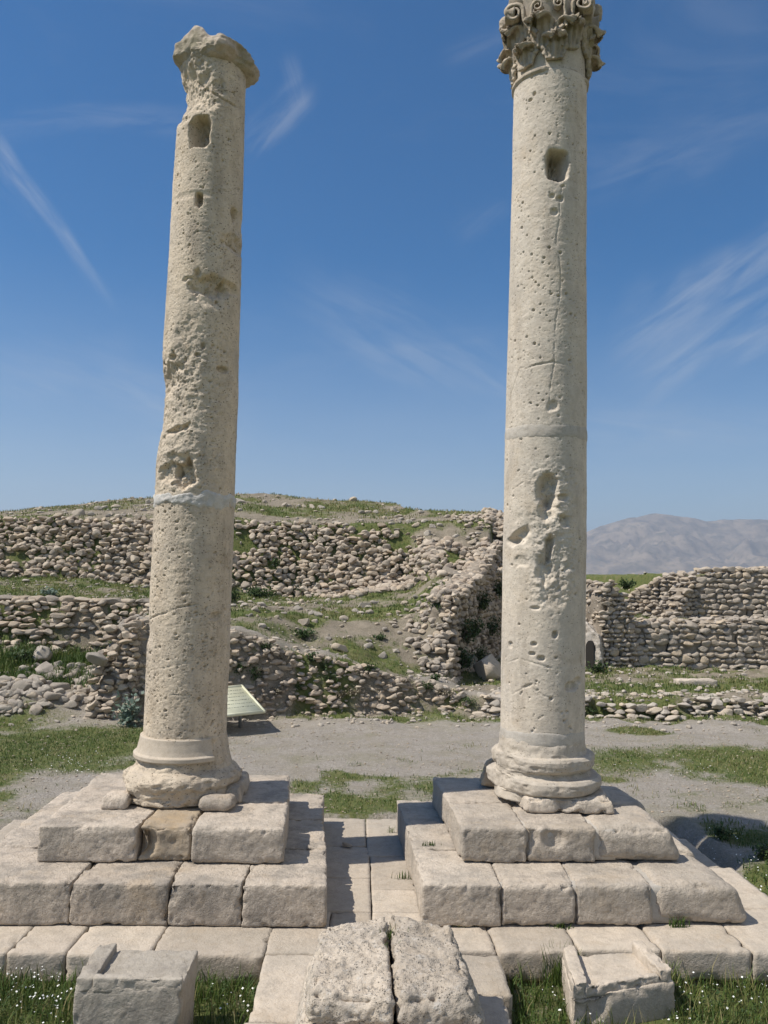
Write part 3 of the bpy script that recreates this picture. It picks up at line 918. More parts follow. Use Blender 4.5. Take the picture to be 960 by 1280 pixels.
        RR = np.maximum(R0 + D, 0.05)
        ax, ay = s.axis(ZZ)
        V = np.stack([ax + np.cos(TH) * RR, ay + np.sin(TH) * RR, ZZ], -1).reshape(-1, 3)
        i = np.arange(nz)[:, None] * nth; j = np.arange(nth)[None]; jn = (j + 1) % nth
        Q = np.stack([i + j, i + jn, i + nth + jn, i + nth + j], -1).reshape(-1, 4)
        # end caps as triangle fans written as quads
        cb, ct = len(V), len(V) + 1
        axb, ayb = s.axis(za); axt, ayt = s.axis(zb)
        V = np.vstack([V, [[axb, ayb, za]], [[axt, ayt, zb]]])
        k = np.arange(0, nth, 2)
        Qb = np.stack([np.full_like(k, cb), (k + 2) % nth, k + 1, k], 1)
        o = nz * nth
        Qt = np.stack([np.full_like(k, ct), o + k, o + k + 1, o + (k + 2) % nth], 1)
        return V, np.vstack([Q, Qb, Qt])


def lathe(c, prof, nth=160, sub=6, amp=0.01, mid=0.005, seed=0, erode=None, arc=None):
    """eroded turned stone: profile of (z, r)"""
    pz = np.array([q[0] for q in prof]); pr = np.array([q[1] for q in prof])
    t = np.linspace(0, len(prof) - 1, (len(prof) - 1) * sub + 1)
    zz = np.interp(t, np.arange(len(prof)), pz); rr = np.interp(t, np.arange(len(prof)), pr)
    closed = arc is None
    th = np.linspace(-math.pi, math.pi, nth, endpoint=False) if closed else np.linspace(arc[0], arc[1], nth)
    TH, ZZ = np.meshgrid(th, zz); RR = np.repeat(rr[:, None], nth, 1)
    P = np.stack([np.cos(TH) * RR, np.sin(TH) * RR, ZZ], -1).reshape(-1, 3)
    d = (amp * fbm(P, 4.0, 3, seed) + mid * fbm(P, 17, 3, seed + 4, 0.6)).reshape(TH.shape)
    if erode is not None: d = d + erode(TH, ZZ, P.reshape(*TH.shape, 3))
    RR = np.maximum(RR + d, 0.02)
    zz2 = ZZ + (0.6 * amp * fbm(P, 5, 3, seed + 9)).reshape(TH.shape)
    V = np.stack([c[0] + np.cos(TH) * RR, c[1] + np.sin(TH) * RR, zz2], -1).reshape(-1, 3)
    nz = len(zz) - 1
    i = np.arange(nz)[:, None] * nth
    j = np.arange(nth if closed else nth - 1)[None]; jn = (j + 1) % nth
    Q = np.stack([i + j, i + jn, i + nth + jn, i + nth + j], -1).reshape(-1, 4)
    if closed:
        cb, ct = len(V), len(V) + 1
        V = np.vstack([V, [[c[0], c[1], zz2[0].mean()]], [[c[0], c[1], zz2[-1].mean()]]])
        k = np.arange(0, nth, 2); o = nz * nth
        Q = np.vstack([Q, np.stack([np.full_like(k, cb), (k + 2) % nth, k + 1, k], 1), np.stack([np.full_like(k, ct), o + k, o + k + 1, o + (k + 2) % nth], 1)])
    return V, Q


def child(name, VQ, mat, root):
    V, Q = VQ
    return put(name, quad_mesh(name, V - np.array(root.location), Q), mat, root)


CY = 7.55
# ---- left column
pb, pt = ony(231.5, 915, CY), ony(266, 105, CY)
ZB, ZT = float(pb[2]), float(pt[2])
SL = Shaft((pb[0], CY), (pt[0], CY), ZB, ZT, [(0.5, 0.362), (ZB, 0.362), (ZB + 1.7, 0.359), (ZB + 3.2, 0.348), (ZT - 1, 0.320), (ZT + .4, 0.300)], 3)
SL.hole(249, 163, 25, 33, 0.16, 7); SL.hole(249, 249, 9, 15, 0.10, 5); SL.hole(294, 268, 9, 14, 0.07, 3)
SL.hole(262, 357, 50, 24, 0.075, 2.2, 0, 0.5); SL.hole(262, 372, 46, 20, 0.025, 2, 0, 0.5); SL.hole(288, 360, 22, 14, 0.05, 2.5)
SL.hole(279, 462, 15, 8, 0.05, 3); SL.hole(246, 443, 6, 5, 0.03, 3); SL.hole(254, 432, 5, 7, 0.03, 3); SL.hole(214, 446, 8, 8, 0.03, 3)
SL.hole(206, 472, 22, 30, 0.05, 1.5, 0, 0.5); SL.hole(202, 505, 40, 100, 0.045, 1.4, 0, 0.2)
SL.hole(229, 594, 28, 34, 0.11, 4, 0, 0.4); SL.hole(208, 590, 20, 26, 0.06, 3, 0, 0.4); SL.hole(218, 574, 40, 14, .03, 2, 0, .5)
SL.hole(298, 308, 20, 20, 0.05, 2, 0, 0.5); SL.hole(300, 282, 14, 30, 0.03, 2, 0, .5)
SL.hole(226, 118, 40, 52, 0.09, 1.4, 0, 0.3)
SL.hole(232, 428, 30, 60, 0.025, 1.5, 0, 0.5); SL.hole(220, 536, 36, 8, 0.03, 2.5, 0.2, 0.5)
SL.hole(240, 243, 70, 7, .006, 2); SL.hole(270, 770, 12, 9, .03, 3); SL.hole(185, 790, 12, 26, 0.02, 2)
SL.crack([(240, 97), (258, 108), (275, 122), (292, 132)], 0.008, 0.02)
SL.crack([(187, 774), (205, 767), (225, 759), (256, 754)], 0.006, 0.012)
SL.crack([(188, 838), (240, 828)], 0.004, 0.006); SL.crack([(210, 868), (285, 866)], 0.005, 0.006)
SL.crack([(206, 539), (222, 537), (237, 528)], 0.01, 0.02); SL.crack([(286, 305), (296, 310), (303, 320)], .01, .02)
colL = empty('stone_column', (pb[0], CY, 0.575), 'left column, heavily pitted travertine shaft with a plain broken cap and a white repair band', 'column')
zj = SL.at(245, 626)[1]
front = math.atan2(-CY, -pb[0])
child('column_drum', SL.build(ZB - 0.18, zj, pitn=2600, rough_zones=[(ZB - .2, zj, 0.004, front + .1, 2.0)]), M_COL1, colL)
child('column_drum', SL.build(zj + 0.003, ZT + 0.22, pitn=2500, rough_zones=[(zj, ZT + .2, 0.003, front, 3.0), (zj, zj + 1.6, 0.008, front - .3, 1.6)], seedo=5), M_COL1, colL)


def band(S, z_lo, z_hi, rough, amp, seed, off=0.004):
    nth = 260; nz = 14
    th = np.linspace(-math.pi, math.pi, nth, endpoint=False)
    c = np.stack([np.cos(th), np.sin(th), th * 0], 1)
    lo = z_lo + rough * fbm(c, 2.5, 4, seed); hi = z_hi + rough * fbm(c + 5, 2.5, 4, seed + 3)
    t = np.linspace(0, 1, nz)[:, None]
    Z = lo[None] * (1 - t) + hi[None] * t
    TH = np.repeat(th[None], nz, 0)
    P = np.stack([np.cos(TH), np.sin(TH), Z * 3], -1).reshape(-1, 3)
    bul = np.sqrt(np.clip(1 - (2 * t - 1) ** 4, 0, 1))
    Rr = S.rad(Z) - 0.02 + (0.02 + off) * bul + amp * fbm(P, 6, 3, seed + 7).reshape(TH.shape)
    ax, ay = S.axis(Z)
    V = np.stack([ax + np.cos(TH) * Rr, ay + np.sin(TH) * Rr, Z], -1).reshape(-1, 3)
    i = np.arange(nz - 1)[:, None] * nth; j = np.arange(nth)[None]; jn = (j + 1) % nth
    return V, np.stack([i + j, i + jn, i + nth + jn, i + nth + j], -1).reshape(-1, 4)


o = child('repair_band', band(SL, SL.at(245, 634)[1], SL.at(245, 613)[1], 0.075, 0.016, 5, 0.008), M_PLASTER, colL)
o['label'] = 'rough white plaster band filling the joint of the shaft'
cL = (float(SL.axis(0.9)[0]), CY)


def erL(TH, ZZ, P):
    sh = P.shape[:2]
    q = P.reshape(-1, 3)
    return (0.06 * (fbm(q, 3.2, 4, 77) - 0.1) - 0.06 * np.clip(np.abs(fbm(q * np.array([1, 1, 2.0]), 6, 3, 79, .6)) - 0.18, 0, 1) + 0.02 * fbm(q * np.array([1, 1, 2.2]), 9, 3, 78, .6)).reshape(sh) * np.clip((1.02 - ZZ) * 4, 0.1, 1)


child('column_base', lathe(cL, [(0.578, 0.44), (0.60, 0.50), (0.66, 0.50), (0.70, 0.50), (0.74, 0.525), (0.79, 0.52), (0.83, 0.48), (0.86, 0.425), (0.91, 0.41), (0.95, 0.40), (1.0, 0.385), (ZB - 0.05, 0.372), (ZB, 0.37), (ZB + 0.015, 0.30)],
                               nth=200, sub=6, amp=0.015, mid=0.014, seed=33, erode=erL), M_COL1, colL)
tf = front
child('base_repair', lathe(cL, [(0.935, 0.36), (0.935, 0.43), (0.94, 0.437), (0.972, 0.437), (0.978, 0.43), (0.985, 0.415), (1.02, 0.402), (1.08, 0.388), (ZB - .005, 0.382), (ZB + 0.0, 0.36)], nth=120, sub=5, amp=0.003, mid=0.001,
                           seed=36, arc=(tf - 1.9, tf + 0.62)), M_APRON, colL)
def loc_top(pts, z): return [tuple(onz(x, y, z)) for x, y in pts]
# surviving corners of the plinth under the base
block_obj('plinth_fragment', rect(-1.30, -1.02, 7.02, 7.22, 0.69), rect(-1.31, -1.01, 7.0, 7.23, 0.577), M_PED, colL, r=0.035, amp=0.02, mid=0.008, seed=61)
block_obj('plinth_fragment', rect(-2.10, -1.90, 7.08, 7.30, 0.68), rect(-2.12, -1.9, 7.06, 7.30, 0.577), M_PED, colL, r=0.03, amp=0.02, mid=0.008, seed=62)
block_obj('plinth_fragment', rect(-1.16, -1.00, 7.3, 7.9, 0.72), rect(-1.16, -0.98, 7.28, 7.95, 0.577), M_PED, colL, r=0.04, amp=0.02, mid=0.01, seed=63)

# broken cap: a worn spreading slab
def cap_left():
    c = np.array(SL.axis(ZT + 0.25)) + np.array([0.045, 0.0]); zc = ZT + 0.075
    nth = 220
    prof = [(0.00, 0.28), (0.02, 0.325), (0.05, 0.35), (0.07, 0.37), (0.085, 0.372), (0.165, 0.365), (0.21, 0.325), (0.24, 0.26), (0.26, 0.18), (0.26, 0.1)]
    def er(TH, ZZ, P):
        q = P.reshape(-1, 3); sh = P.shape[:2]
        a = 0.030 * np.cos(4 * (TH - (front + 0.25))) * sstep(ZZ, zc + 0.01, zc + 0.1)
        n_ = (0.05 * fbm(q, 5, 4, 83) + 0.025 * fbm(q, 16, 3, 84, .6)).reshape(sh)
        bite = -0.10 * np.exp(-((((TH - (front + 0.55) + math.pi) % (2 * math.pi)) - math.pi) / 0.25) ** 2) * sstep(ZZ, zc + 0.0, zc + 0.08) * (1 - sstep(ZZ, zc + 0.12, zc + 0.2))
        return a + n_ + bite * 0.5
    V, Q = lathe(c, [(zc + a, r) for a, r in prof], nth=nth, sub=6, amp=0.01, mid=0.006, seed=85, erode=er)
    x = V[:, 0] - c[0]; y = V[:, 1] - c[1]
    topm = sstep(V[:, 2], zc + 0.12, zc + 0.24)
    V[:, 2] += topm * (0.13 * np.exp(-(((x + 0.17) / 0.10) ** 2 + ((y + 0.22) / 0.16) ** 2)) + 0.05 * fbm(V, 7, 3, 86)) - 0.05 * topm * sstep(x, 0.0, 0.4)
    return V, Q


child('capital', cap_left(), M_CAP1, colL)

# ---- right column
pb, pt = ony(677.5, 916, CY), ony(687.5, 112, CY)
ZB2, ZT2 = float(pb[2]), float(pt[2])
SR = Shaft((pb[0], CY), (pt[0], CY), ZB2, ZT2, [(0.5, 0.372), (ZB2, 0.372), (ZB2 + 0.05, 0.372), (ZB2 + 1.6, 0.375), (ZB2 + 3.2, 0.368), (ZT2 - 1.6, 0.352), (ZT2, 0.342), (ZT2 + .3, .335)], 8)
SR.hole(697, 206, 28, 33, 0.22, 8, 0, 0.12); SR.hole(697, 206, 34, 38, 0.012, 4)
SR.hole(684, 615, 26, 40, 0.10, 2.5, 0.1, 0.3); SR.hole(684, 636, 22, 26, 0.05, 2); SR.hole(647, 671, 28, 15, 0.05, 2, 0.5, 0.4); SR.hole(640, 676, 14, 9, 0.04, 2)
SR.hole(687, 686, 10, 40, 0.075, 2.5, -0.15, 0.4); SR.hole(681, 712, 20, 40, 0.05, 1.8, 0.1, 0.4); SR.hole(704, 622, 12, 9, 0.04, 2.5); SR.hole(706, 652, 10, 14, .03, 2.5)
SR.hole(693, 742, 30, 40, 0.02, 1.6, 0, .6); SR.hole(652, 703, 16, 12, .02, 2, 0, .6); SR.hole(696, 700, 24, 60, .03, 1.5, 0, .6); SR.hole(670, 660, 50, 40, .012, 1.5, 0, .6)
SR.hole(694, 793, 6, 8, 0.04, 3.5); SR.hole(667, 805, 7, 5, 0.03, 3); SR.hole(665, 817, 7, 4, 0.03, 3); SR.hole(677, 823, 8, 6, 0.035, 3); SR.hole(669, 760, 12, 4, 0.02, 2); SR.hole(638, 806, 5, 8, .02, 3)
SR.hole(716, 858, 14, 10, 0.05, 3, 0, 0.3); SR.hole(722, 851, 8, 8, 0.03, 3); SR.hole(690, 543, 10, 6, .01, 2)
SR.hole(660, 857, 14, 3, .012, 2, .4); SR.hole(663, 125, 5, 3, .03, 3); SR.hole(668, 117, 4, 4, .03, 3); SR.hole(690, 245, 8, 6, .02, 2.5); SR.hole(700, 248, 8, 7, .03, 2.5)
SR.hole(693, 265, 9, 8, .02, 2.5); SR.hole(691, 508, 12, 12, 0.02, 2, 0, .4)
SR.crack([(703, 226), (700, 250), (699, 275), (695, 300), (700, 330), (701, 345), (700, 370), (695, 400), (693, 430), (693, 455), (688, 480), (686, 515)], 0.004, 0.007)
SR.crack([(633, 525), (650, 461), (668, 456), (692, 453), (715, 458)], 0.004, 0.006)
SR.crack([(657, 461), (668, 457), (692, 452)], 0.006, 0.01)
SR.crack([(632, 830), (650, 823), (672, 830), (690, 835)], 0.006, 0.006); SR.crack([(640, 868), (662, 857), (680, 870), (692, 872)], 0.005, 0.006)
SR.crack([(641, 612), (660, 600), (675, 598)], 0.004, 0.006)
colR = empty('stone_column', (pb[0], CY, 0.575), 'right column, smoother pale limestone shaft carrying a carved leafy capital', 'column')
zj2 = SR.at(680, 541)[1]
front2 = math.atan2(-CY, -pb[0])
child('column_drum', SR.build(ZB2 - 0.10, zj2, pitn=900, rough_zones=[(ZB2 + 1.1, zj2 - .2, 0.014, front2 + .25, 0.75)], base_amp=0.005), M_COL2, colR)
child('column_drum', SR.build(zj2 + 0.003, ZT2, pitn=1900, rough_zones=[(zj2, ZT2, 0.003, front2 + .2, 1.2)], base_amp=0.005, seedo=9), M_COL2, colR)
o = child('repair_band', band(SR, SR.at(680, 548)[1], SR.at(680, 527)[1], 0.018, 0.004, 15, 0.004), M_MORTAR, colR)
o['label'] = 'smooth grey mortar band round the joint of the shaft'
o = child('base_mortar', band(SR, ZB2 - 0.07, ZB2 + 0.075, 0.012, 0.003, 18, 0.003), M_MORTAR, colR)
cR = (float(SR.axis(0.9)[0]), CY)


def erR(TH, ZZ, P):
    q = P.reshape(-1, 3); sh = P.shape[:2]
    dl = ((TH - (front2 - 0.95) + math.pi) % (2 * math.pi)) - math.pi      # left half is broken away and smooth
    br = np.exp(-(dl / 0.75) ** 2)
    smooth_r = np.interp(ZZ, [0.57, 0.7, 1.0, 1.2], [0.46, 0.42, 0.39, 0.375])
    rr = np.hypot(P[..., 0], P[..., 1])
    return (smooth_r - rr) * br * 1.0 + (0.035 * (fbm(q, 4, 3, 97) - 0.1) - 0.03 * np.clip(np.abs(fbm(q * np.array([1, 1, 1.8]), 7, 3, 98, .6)) - 0.18, 0, 1)).reshape(sh)


child('column_base', lathe(cR, [(0.62, 0.40), (0.695, 0.44), (0.70, 0.50), (0.715, 0.525), (0.76, 0.535), (0.80, 0.53), (0.822, 0.505), (0.828, 0.445), (0.85, 0.42), (0.872, 0.42), (0.878, 0.445), (0.90, 0.465), (0.94, 0.472), (0.975, 0.468), (0.998, 0.445), (1.005, 0.405), (1.04, 0.392), (ZB2 - .02, 0.378), (ZB2 + 0.02, 0.33)],
                               nth=260, sub=6, amp=0.006, mid=0.005, seed=43, erode=erR), M_COL2, colR)
block_obj('plinth', [(1.43, 7.06, 0.70), (2.15, 7.06, 0.70), (2.2, 7.95, 0.70), (1.36, 7.95, 0.70)], [(1.42, 7.05, 0.577), (2.17, 7.04, 0.577), (2.22, 7.95, 0.577), (1.3, 7.95, 0.577)], M_PED2, colR,
          r=0.018, amp=0.010, mid=0.008, chip=0.035, seed=64, cuts=[((1.75, 7.03, 0.68), 0.10, 0.04)])

# Corinthian capital
capR = bpy.data.objects.new('capital', bpy.data.meshes.new('capital')); link(capR, colR)
cc = np.array(SR.axis(ZT2)); zc = ZT2
capR.location = (cc[0] - colR.location[0], cc[1] - colR.location[1], zc - colR.location[2])
capR.scale = (0.98, 0.98, 0.95)
W_cap = np.array([cc[0], cc[1], zc])


def cap_child(name, V, Q, mat=None):
    return put(name, quad_mesh(name, V, Q), mat or M_CAP2, capR)


def bell_r(z): return np.interp(z, [0, 0.1, 0.30, 0.5, 0.65, 0.8], [0.335, 0.335, 0.345, 0.37, 0.41, 0.46])


def erb(TH, ZZ, P): return 0.0 * TH
V, Q = lathe((0, 0), [(0.0, 0.335), (0.02, 0.338)] + [(z, float(bell_r(z))) for z in np.linspace(0.05, 0.74, 9)] + [(0.75, 0.30)], nth=140, sub=3, amp=0.008, mid=0.005, seed=51)
capR.data = quad_mesh('capital', V, Q); capR.data.materials.append(M_COL2)
# astragal ring, broken at the front right
def era(TH, ZZ, P):
    q = P.reshape(-1, 3)
    return np.minimum(0, 0.05 * fbm(q, 4.5, 3, 52)).reshape(TH.shape)
V, Q = lathe((0, 0), [(-0.035, 0.325), (-0.03, 0.352), (-0.01, 0.368), (0.015, 0.368), (0.03, 0.352), (0.035, 0.325)], nth=160, sub=4, amp=0.006, mid=0.006, seed=52, erode=era)
cap_child('astragal', V, Q, M_CAP2)


def acanthus(phi, z0, h, w, out_, seed):
    """a leaf hugging the bell whose tip rolls outward"""
    ns, nw = 40, 29
    s = np.linspace(0, 1, ns)[:, None]; t = np.linspace(-1, 1, nw)[None]
    zc_ = np.where(s < 0.72, s / 0.72 * h, h + 0.0 * s)
    k = np.clip((s - 0.62) / 0.38, 0, 1)
    ang_ = k * 2.7
    rc = out_ * 0.55
    zz = np.where(s < 0.62, s / 0.62 * (h - rc), (h - rc) + np.sin(ang_) * rc)
    rr = np.where(s < 0.62, 0.030 + 0.02 * s, 0.043 + (1 - np.cos(ang_)) * rc)
    lob = 0.5 + 0.5 * np.abs(np.cos(s * math.pi * 4.5)) ** 0.6
    width = w * np.interp(s, [0, 0.25, 0.55, 0.8, 0.93, 1.0], [0.55, 0.78, 1.0, 0.92, 0.6, 0.22]) * (0.74 + 0.26 * lob)
    x = t * width
    rib = 0.012 * np.cos(t * math.pi * 5.0) * np.clip(s * 3, 0, 1)
    cup = -0.030 * t ** 2 * np.clip(s * 1.6, 0, 1) + 0.018 * np.exp(-(t / 0.12) ** 2)
    edge_curl = 0.025 * np.abs(t) ** 3 * lob
    r_ = bell_r(z0 + np.minimum(zz, 0.84)) + rr + rib * 0.8 + cup + edge_curl + 0 * t
    Z = z0 + zz + 0 * t - 0.035 * k * np.abs(t) ** 1.5
    jit = fbm(np.stack([(x + 0 * Z).ravel() * 1 + seed, Z.ravel(), r_.ravel()], 1), 14, 3, seed).reshape(Z.shape)
    r_ = r_ + 0.020 * jit; Z = Z + 0.018 * jit
    th = phi + x / r_
    top = np.stack([np.cos(th) * r_, np.sin(th) * r_, Z], -1).reshape(-1, 3)
    r2 = r_ - 0.034 * (1 - 0.4 * s) ; Z2 = Z - 0.022 * k
    bot = np.stack([np.cos(th) * r2, np.sin(th) * r2, Z2], -1).reshape(-1, 3)
    V = np.vstack([top, bot]); n0 = len(top)
    i = (np.arange(ns - 1)[:, None] * nw + np.arange(nw - 1)[None]).ravel()
    Q1 = np.stack([i, i + 1, i + nw + 1, i + nw], 1)
    Q2 = Q1[:, ::-1] + n0
    per = list(range(nw)) + [r * nw + nw - 1 for r in range(1, ns)] + [(ns - 1) * nw + c for c in range(nw - 2, -1, -1)] + [r * nw for r in range(ns - 2, 0, -1)]
    per = np.array(per); nxt = np.roll(per, -1)
    Q3 = np.stack([per, per + n0, nxt + n0, nxt], 1)
    return V, np.vstack([Q1, Q2, Q3])


f2 = front2
for k in range(8):
    ph = f2 + 0.10 + k * math.pi / 4
    r = np.random.default_rng(500 + k)
    V, Q = acanthus(ph, 0.07 + r.uniform(-.01, .02), 0.23 + r.uniform(-.03, .02), 0.150, 0.100 + r.uniform(-.02, .02), 500 + k)
    if k not in (1,): cap_child('acanthus_leaf', V, Q)
for k in range(8):
    ph = f2 + 0.10 + (k + 0.5) * math.pi / 4
    r = np.random.default_rng(600 + k)
    V, Q = acanthus(ph, 0.20 + r.uniform(-.01, .02), 0.29 + r.uniform(-.03, .02), 0.165, 0.108 + r.uniform(-.02, .02), 600 + k)
    cap_child('acanthus_leaf', V, Q)


def spiral(phi, center, u, v, wdir, r0, turns, width, thick, seed, stem=None):
    """ribbon rolled up into a volute; u,v span its plane, wdir is its axis"""
    n_ = 90
    t = np.linspace(0, 1, n_)
    a = t * turns * 2 * math.pi
    rad = r0 * (1 - 0.80 * t)
    cen = center + np.outer(rad * np.cos(a), u) + np.outer(rad * np.sin(a), v)
    if stem is not None:
        m_ = 14
        s0, s1 = np.array(stem), cen[0]
        tan = np.outer(np.zeros(m_), u)
        tt = np.linspace(0, 1, m_, endpoint=False)[:, None]
        ctrl = s1 - v * np.linalg.norm(s1 - s0) * 0.55
        st = (1 - tt) ** 2 * s0 + 2 * tt * (1 - tt) * ctrl + tt ** 2 * s1
        cen = np.vstack([st, cen]); rad = np.concatenate([np.full(m_, r0), rad])
    T = np.gradient(cen, axis=0); T /= np.linalg.norm(T, axis=1, keepdims=True) + 1e-9
    Nn = np.cross(T, wdir)
    wd = width * np.interp(np.arange(len(cen)), [0, 12, len(cen) - 1], [0.7, 1.0, 1.15])[:, None]
    th_ = (thick * np.clip(rad / r0, 0.4, 1))[:, None]
    prof = [(-1, -1), (-.6, -.55), (0, -0.4), (.6, -.55), (1, -1), (1, 1), (.6, .5), (0, .35), (-.6, .5), (-1, 1)]
    rows = [cen + wdir * wd / 2 * a_ + Nn * th_ / 2 * b_ for a_, b_ in prof]
    V = np.stack(rows, 1).reshape(-1, 3)
    V = V + 0.010 * np.stack([fbm(V, 12, 3, seed), fbm(V + 9, 12, 3, seed), fbm(V + 19, 12, 3, seed)], 1)
    m_ = len(prof); L_ = len(cen)
    i = np.arange(L_ - 1)[:, None] * m_; j = np.arange(m_)[None]; jn = (j + 1) % m_
    Q = np.stack([i + j, i + jn, i + m_ + jn, i + m_ + j], -1).reshape(-1, 4)
    k0 = np.array([[0, 1, 8, 9], [1, 2, 7, 8], [2, 3, 6, 7], [3, 4, 5, 6]])
    return V, np.vstack([Q, k0, k0[:, ::-1] + (L_ - 1) * m_])


ZV = np.array([0, 0, 1.0])
corner0 = f2 + math.pi / 4 - 0.05
for k in range(4):
    pc = corner0 + k * math.pi / 2
    er_ = np.array([math.cos(pc), math.sin(pc), 0])
    for sgn in (-1, 1):
        # each spiral faces its own side of the square
        pf = pc - sgn * math.pi / 4
        axis = np.array([math.cos(pf), math.sin(pf), 0])
        tang = er_ - axis * (er_ @ axis); tang /= np.linalg.norm(tang)
        cen = er_ * 0.485 + axis * 0.015 - tang * 0.02 + ZV * 0.585
        stem = np.array([math.cos(pf + sgn * 0.25), math.sin(pf + sgn * 0.25), 0]) * 0.40 + ZV * 0.34
        V, Q = spiral(pc, cen, -tang, ZV, axis, 0.092, 1.75, 0.085, 0.042, 700 + k * 2 + sgn, stem)
        # spiral starts on its inner side rising up
        cap_child('volute', V, Q)
        ce2 = axis * 0.43 + tang * 0.095 + ZV * 0.575
        V, Q = spiral(pc, ce2, tang, ZV, axis, 0.055, 1.5, 0.06, 0.03, 740 + k * 2 + sgn, axis * 0.40 + tang * 0.17 + ZV * 0.36)
        cap_child('helix', V, Q)


def abacus():
    nth, rows = 200, []
    th = np.linspace(-math.pi, math.pi, nth, endpoint=False)
    a4 = ((th - corner0 + math.pi / 4) % (math.pi / 2)) - math.pi / 4
    rad = 0.42 + 0.06 * np.exp(-(a4 / 0.22) ** 2) - 0.0 * th
    prof = [(0.67, 0.7), (0.68, 0.92), (0.70, 0.97), (0.74, 1.0), (0.78, 1.03), (0.83, 1.03), (0.84, 0.98), (0.845, 0.5)]
    Z = np.array([p[0] for p in prof])[:, None] + 0 * th[None]; Rr = np.array([p[1] for p in prof])[:, None] * rad[None]
    V = np.stack([np.cos(th) * Rr, np.sin(th) * Rr, Z], -1).reshape(-1, 3)
    d = 0.02 * fbm(V, 6, 3, 801) + 0.012 * fbm(V, 16, 3, 802)
    V[:, :2] *= (1 + d / np.maximum(np.hypot(V[:, 0], V[:, 1]), .1))[:, None]; V[:, 2] += 0.012 * fbm(V, 9, 3, 803)
    nz = len(prof) - 1
    i = np.arange(nz)[:, None] * nth; j = np.arange(nth)[None]; jn = (j + 1) % nth
    Q = np.stack([i + j, i + jn, i + nth + jn, i + nth + j], -1).reshape(-1, 4)
    V = np.vstack([V, [[0, 0, 0.67]], [[0, 0, 0.845]]]); cb, ct = len(V) - 2, len(V) - 1
    k = np.arange(0, nth, 2); o = nz * nth
    return V, np.vstack([Q, np.stack([np.full_like(k, cb), (k + 2) % nth, k + 1, k], 1), np.stack([np.full_like(k, ct), o + k, o + k + 1, o + (k + 2) % nth], 1)])


cap_child('abacus', *abacus())
for k in range(4):  # flower boss in the middle of each abacus side
    pf = corner0 + math.pi / 4 + k * math.pi / 2
    axis = np.array([math.cos(pf), math.sin(pf), 0]); tg = np.array([-axis[1], axis[0], 0])
    c0_ = axis * 0.43 + ZV * 0.75
    top = [c0_ - tg * .07 - axis * .08 + ZV * .07, c0_ - tg * .07 + axis * .06 + ZV * .06, c0_ + tg * .07 + axis * .06 + ZV * .06, c0_ + tg * .07 - axis * .08 + ZV * .07]
    bot = [q - ZV * .15 for q in top]
    V, Q = hexa(top, bot, r=0.05, amp=0.02, mid=0.015, res=0.014, seed=820 + k)
    cap_child('boss', V, Q)

# ------------------------------------------------------------------ middle plinth and troughs in the foreground
mid = empty('statue_plinth', (0.2, 4.6, 0), 'low lichen-speckled plinth of split blocks on the pavement between the two pedestals', 'plinth')


def tz(pts, z): return [tuple(onz(x, y, z)) for x, y in pts]


def drop(top, z, flare=0.0, c=(0.2, 4.6)):
    return [(c[0] + (x - c[0]) * (1 + flare), c[1] + (y - c[1]) * (1 + flare), z) for x, y, _ in top]


t1 = tz([(386, 1240), (492, 1246), (485, 1141), (404, 1148)], 0.48)
t2 = tz([(497, 1246), (592, 1240), (564, 1150), (488, 1141)], 0.48)
b1 = [(t1[0][0] - .035, t1[0][1] - .03, 0.302), (t1[1][0], t1[1][1] - .03, 0.302), (t1[2][0], t1[2][1] + .03, 0.302), (t1[3][0] - .03, t1[3][1] + .03, 0.302)]
b2 = [(t2[0][0], t2[0][1] - .03, 0.302), (t2[1][0] + .05, t2[1][1] - .03, 0.302), (t2[2][0] + .05, t2[2][1] + .03, 0.302), (t2[3][0], t2[3][1] + .03, 0.302)]
block_obj('upper_block', t1, b1, M_LICHEN, mid, r=0.075, rx=0.02, amp=0.03, mid=0.022, chip=0.04, res=0.012, seed=71, cuts=[((0.0, 4.3, 0.5), 0.12, 0.03), ((-.02, 4.45, 0.5), 0.07, 0.03), ((.1, 4.35, .5), .06, .03), ((-.18, 5.1, .5), .12, .06)])
block_obj('upper_block', t2, b2, M_LICHEN, mid, r=0.08, rx=0.022, amp=0.03, mid=0.020, chip=0.04, res=0.012, seed=72, cuts=[((0.4, 4.3, 0.5), 0.12, 0.03), ((0.22, 5.1, .5), .1, .04), ((0.48, 5.05, .5), .12, .05)])
xm = (t1[1][0] + t2[0][0]) / 2
xa, xb_ = b1[0][0] - .03, b2[1][0] + .04
block_obj('lower_block', [(xa, 3.5, 0.30), (xm - .004, 3.5, 0.30), (xm - .004, 5.14, 0.30), (xa + .03, 5.14, 0.30)], [(xa - 0.08, 3.5, 0.006), (xm - .004, 3.5, 0.006), (xm - .004, 5.2, 0.006), (xa - 0.04, 5.2, 0.006)], M_LICHEN, mid,
          r=0.04, rx=0.012, amp=0.02, mid=0.012, res=0.016, seed=73)
block_obj('lower_block', [(xm + .006, 3.5, 0.30), (xb_, 3.5, 0.30), (xb_ - .03, 5.14, 0.30), (xm + .006, 5.14, 0.30)], [(xm + .006, 3.5, 0.006), (xb_ + .08, 3.5, 0.006), (xb_ + .05, 5.2, 0.006), (xm + 0.006, 5.2, 0.006)], M_LICHEN, mid,
          r=0.04, rx=0.012, amp=0.02, mid=0.012, res=0.016, seed=74)

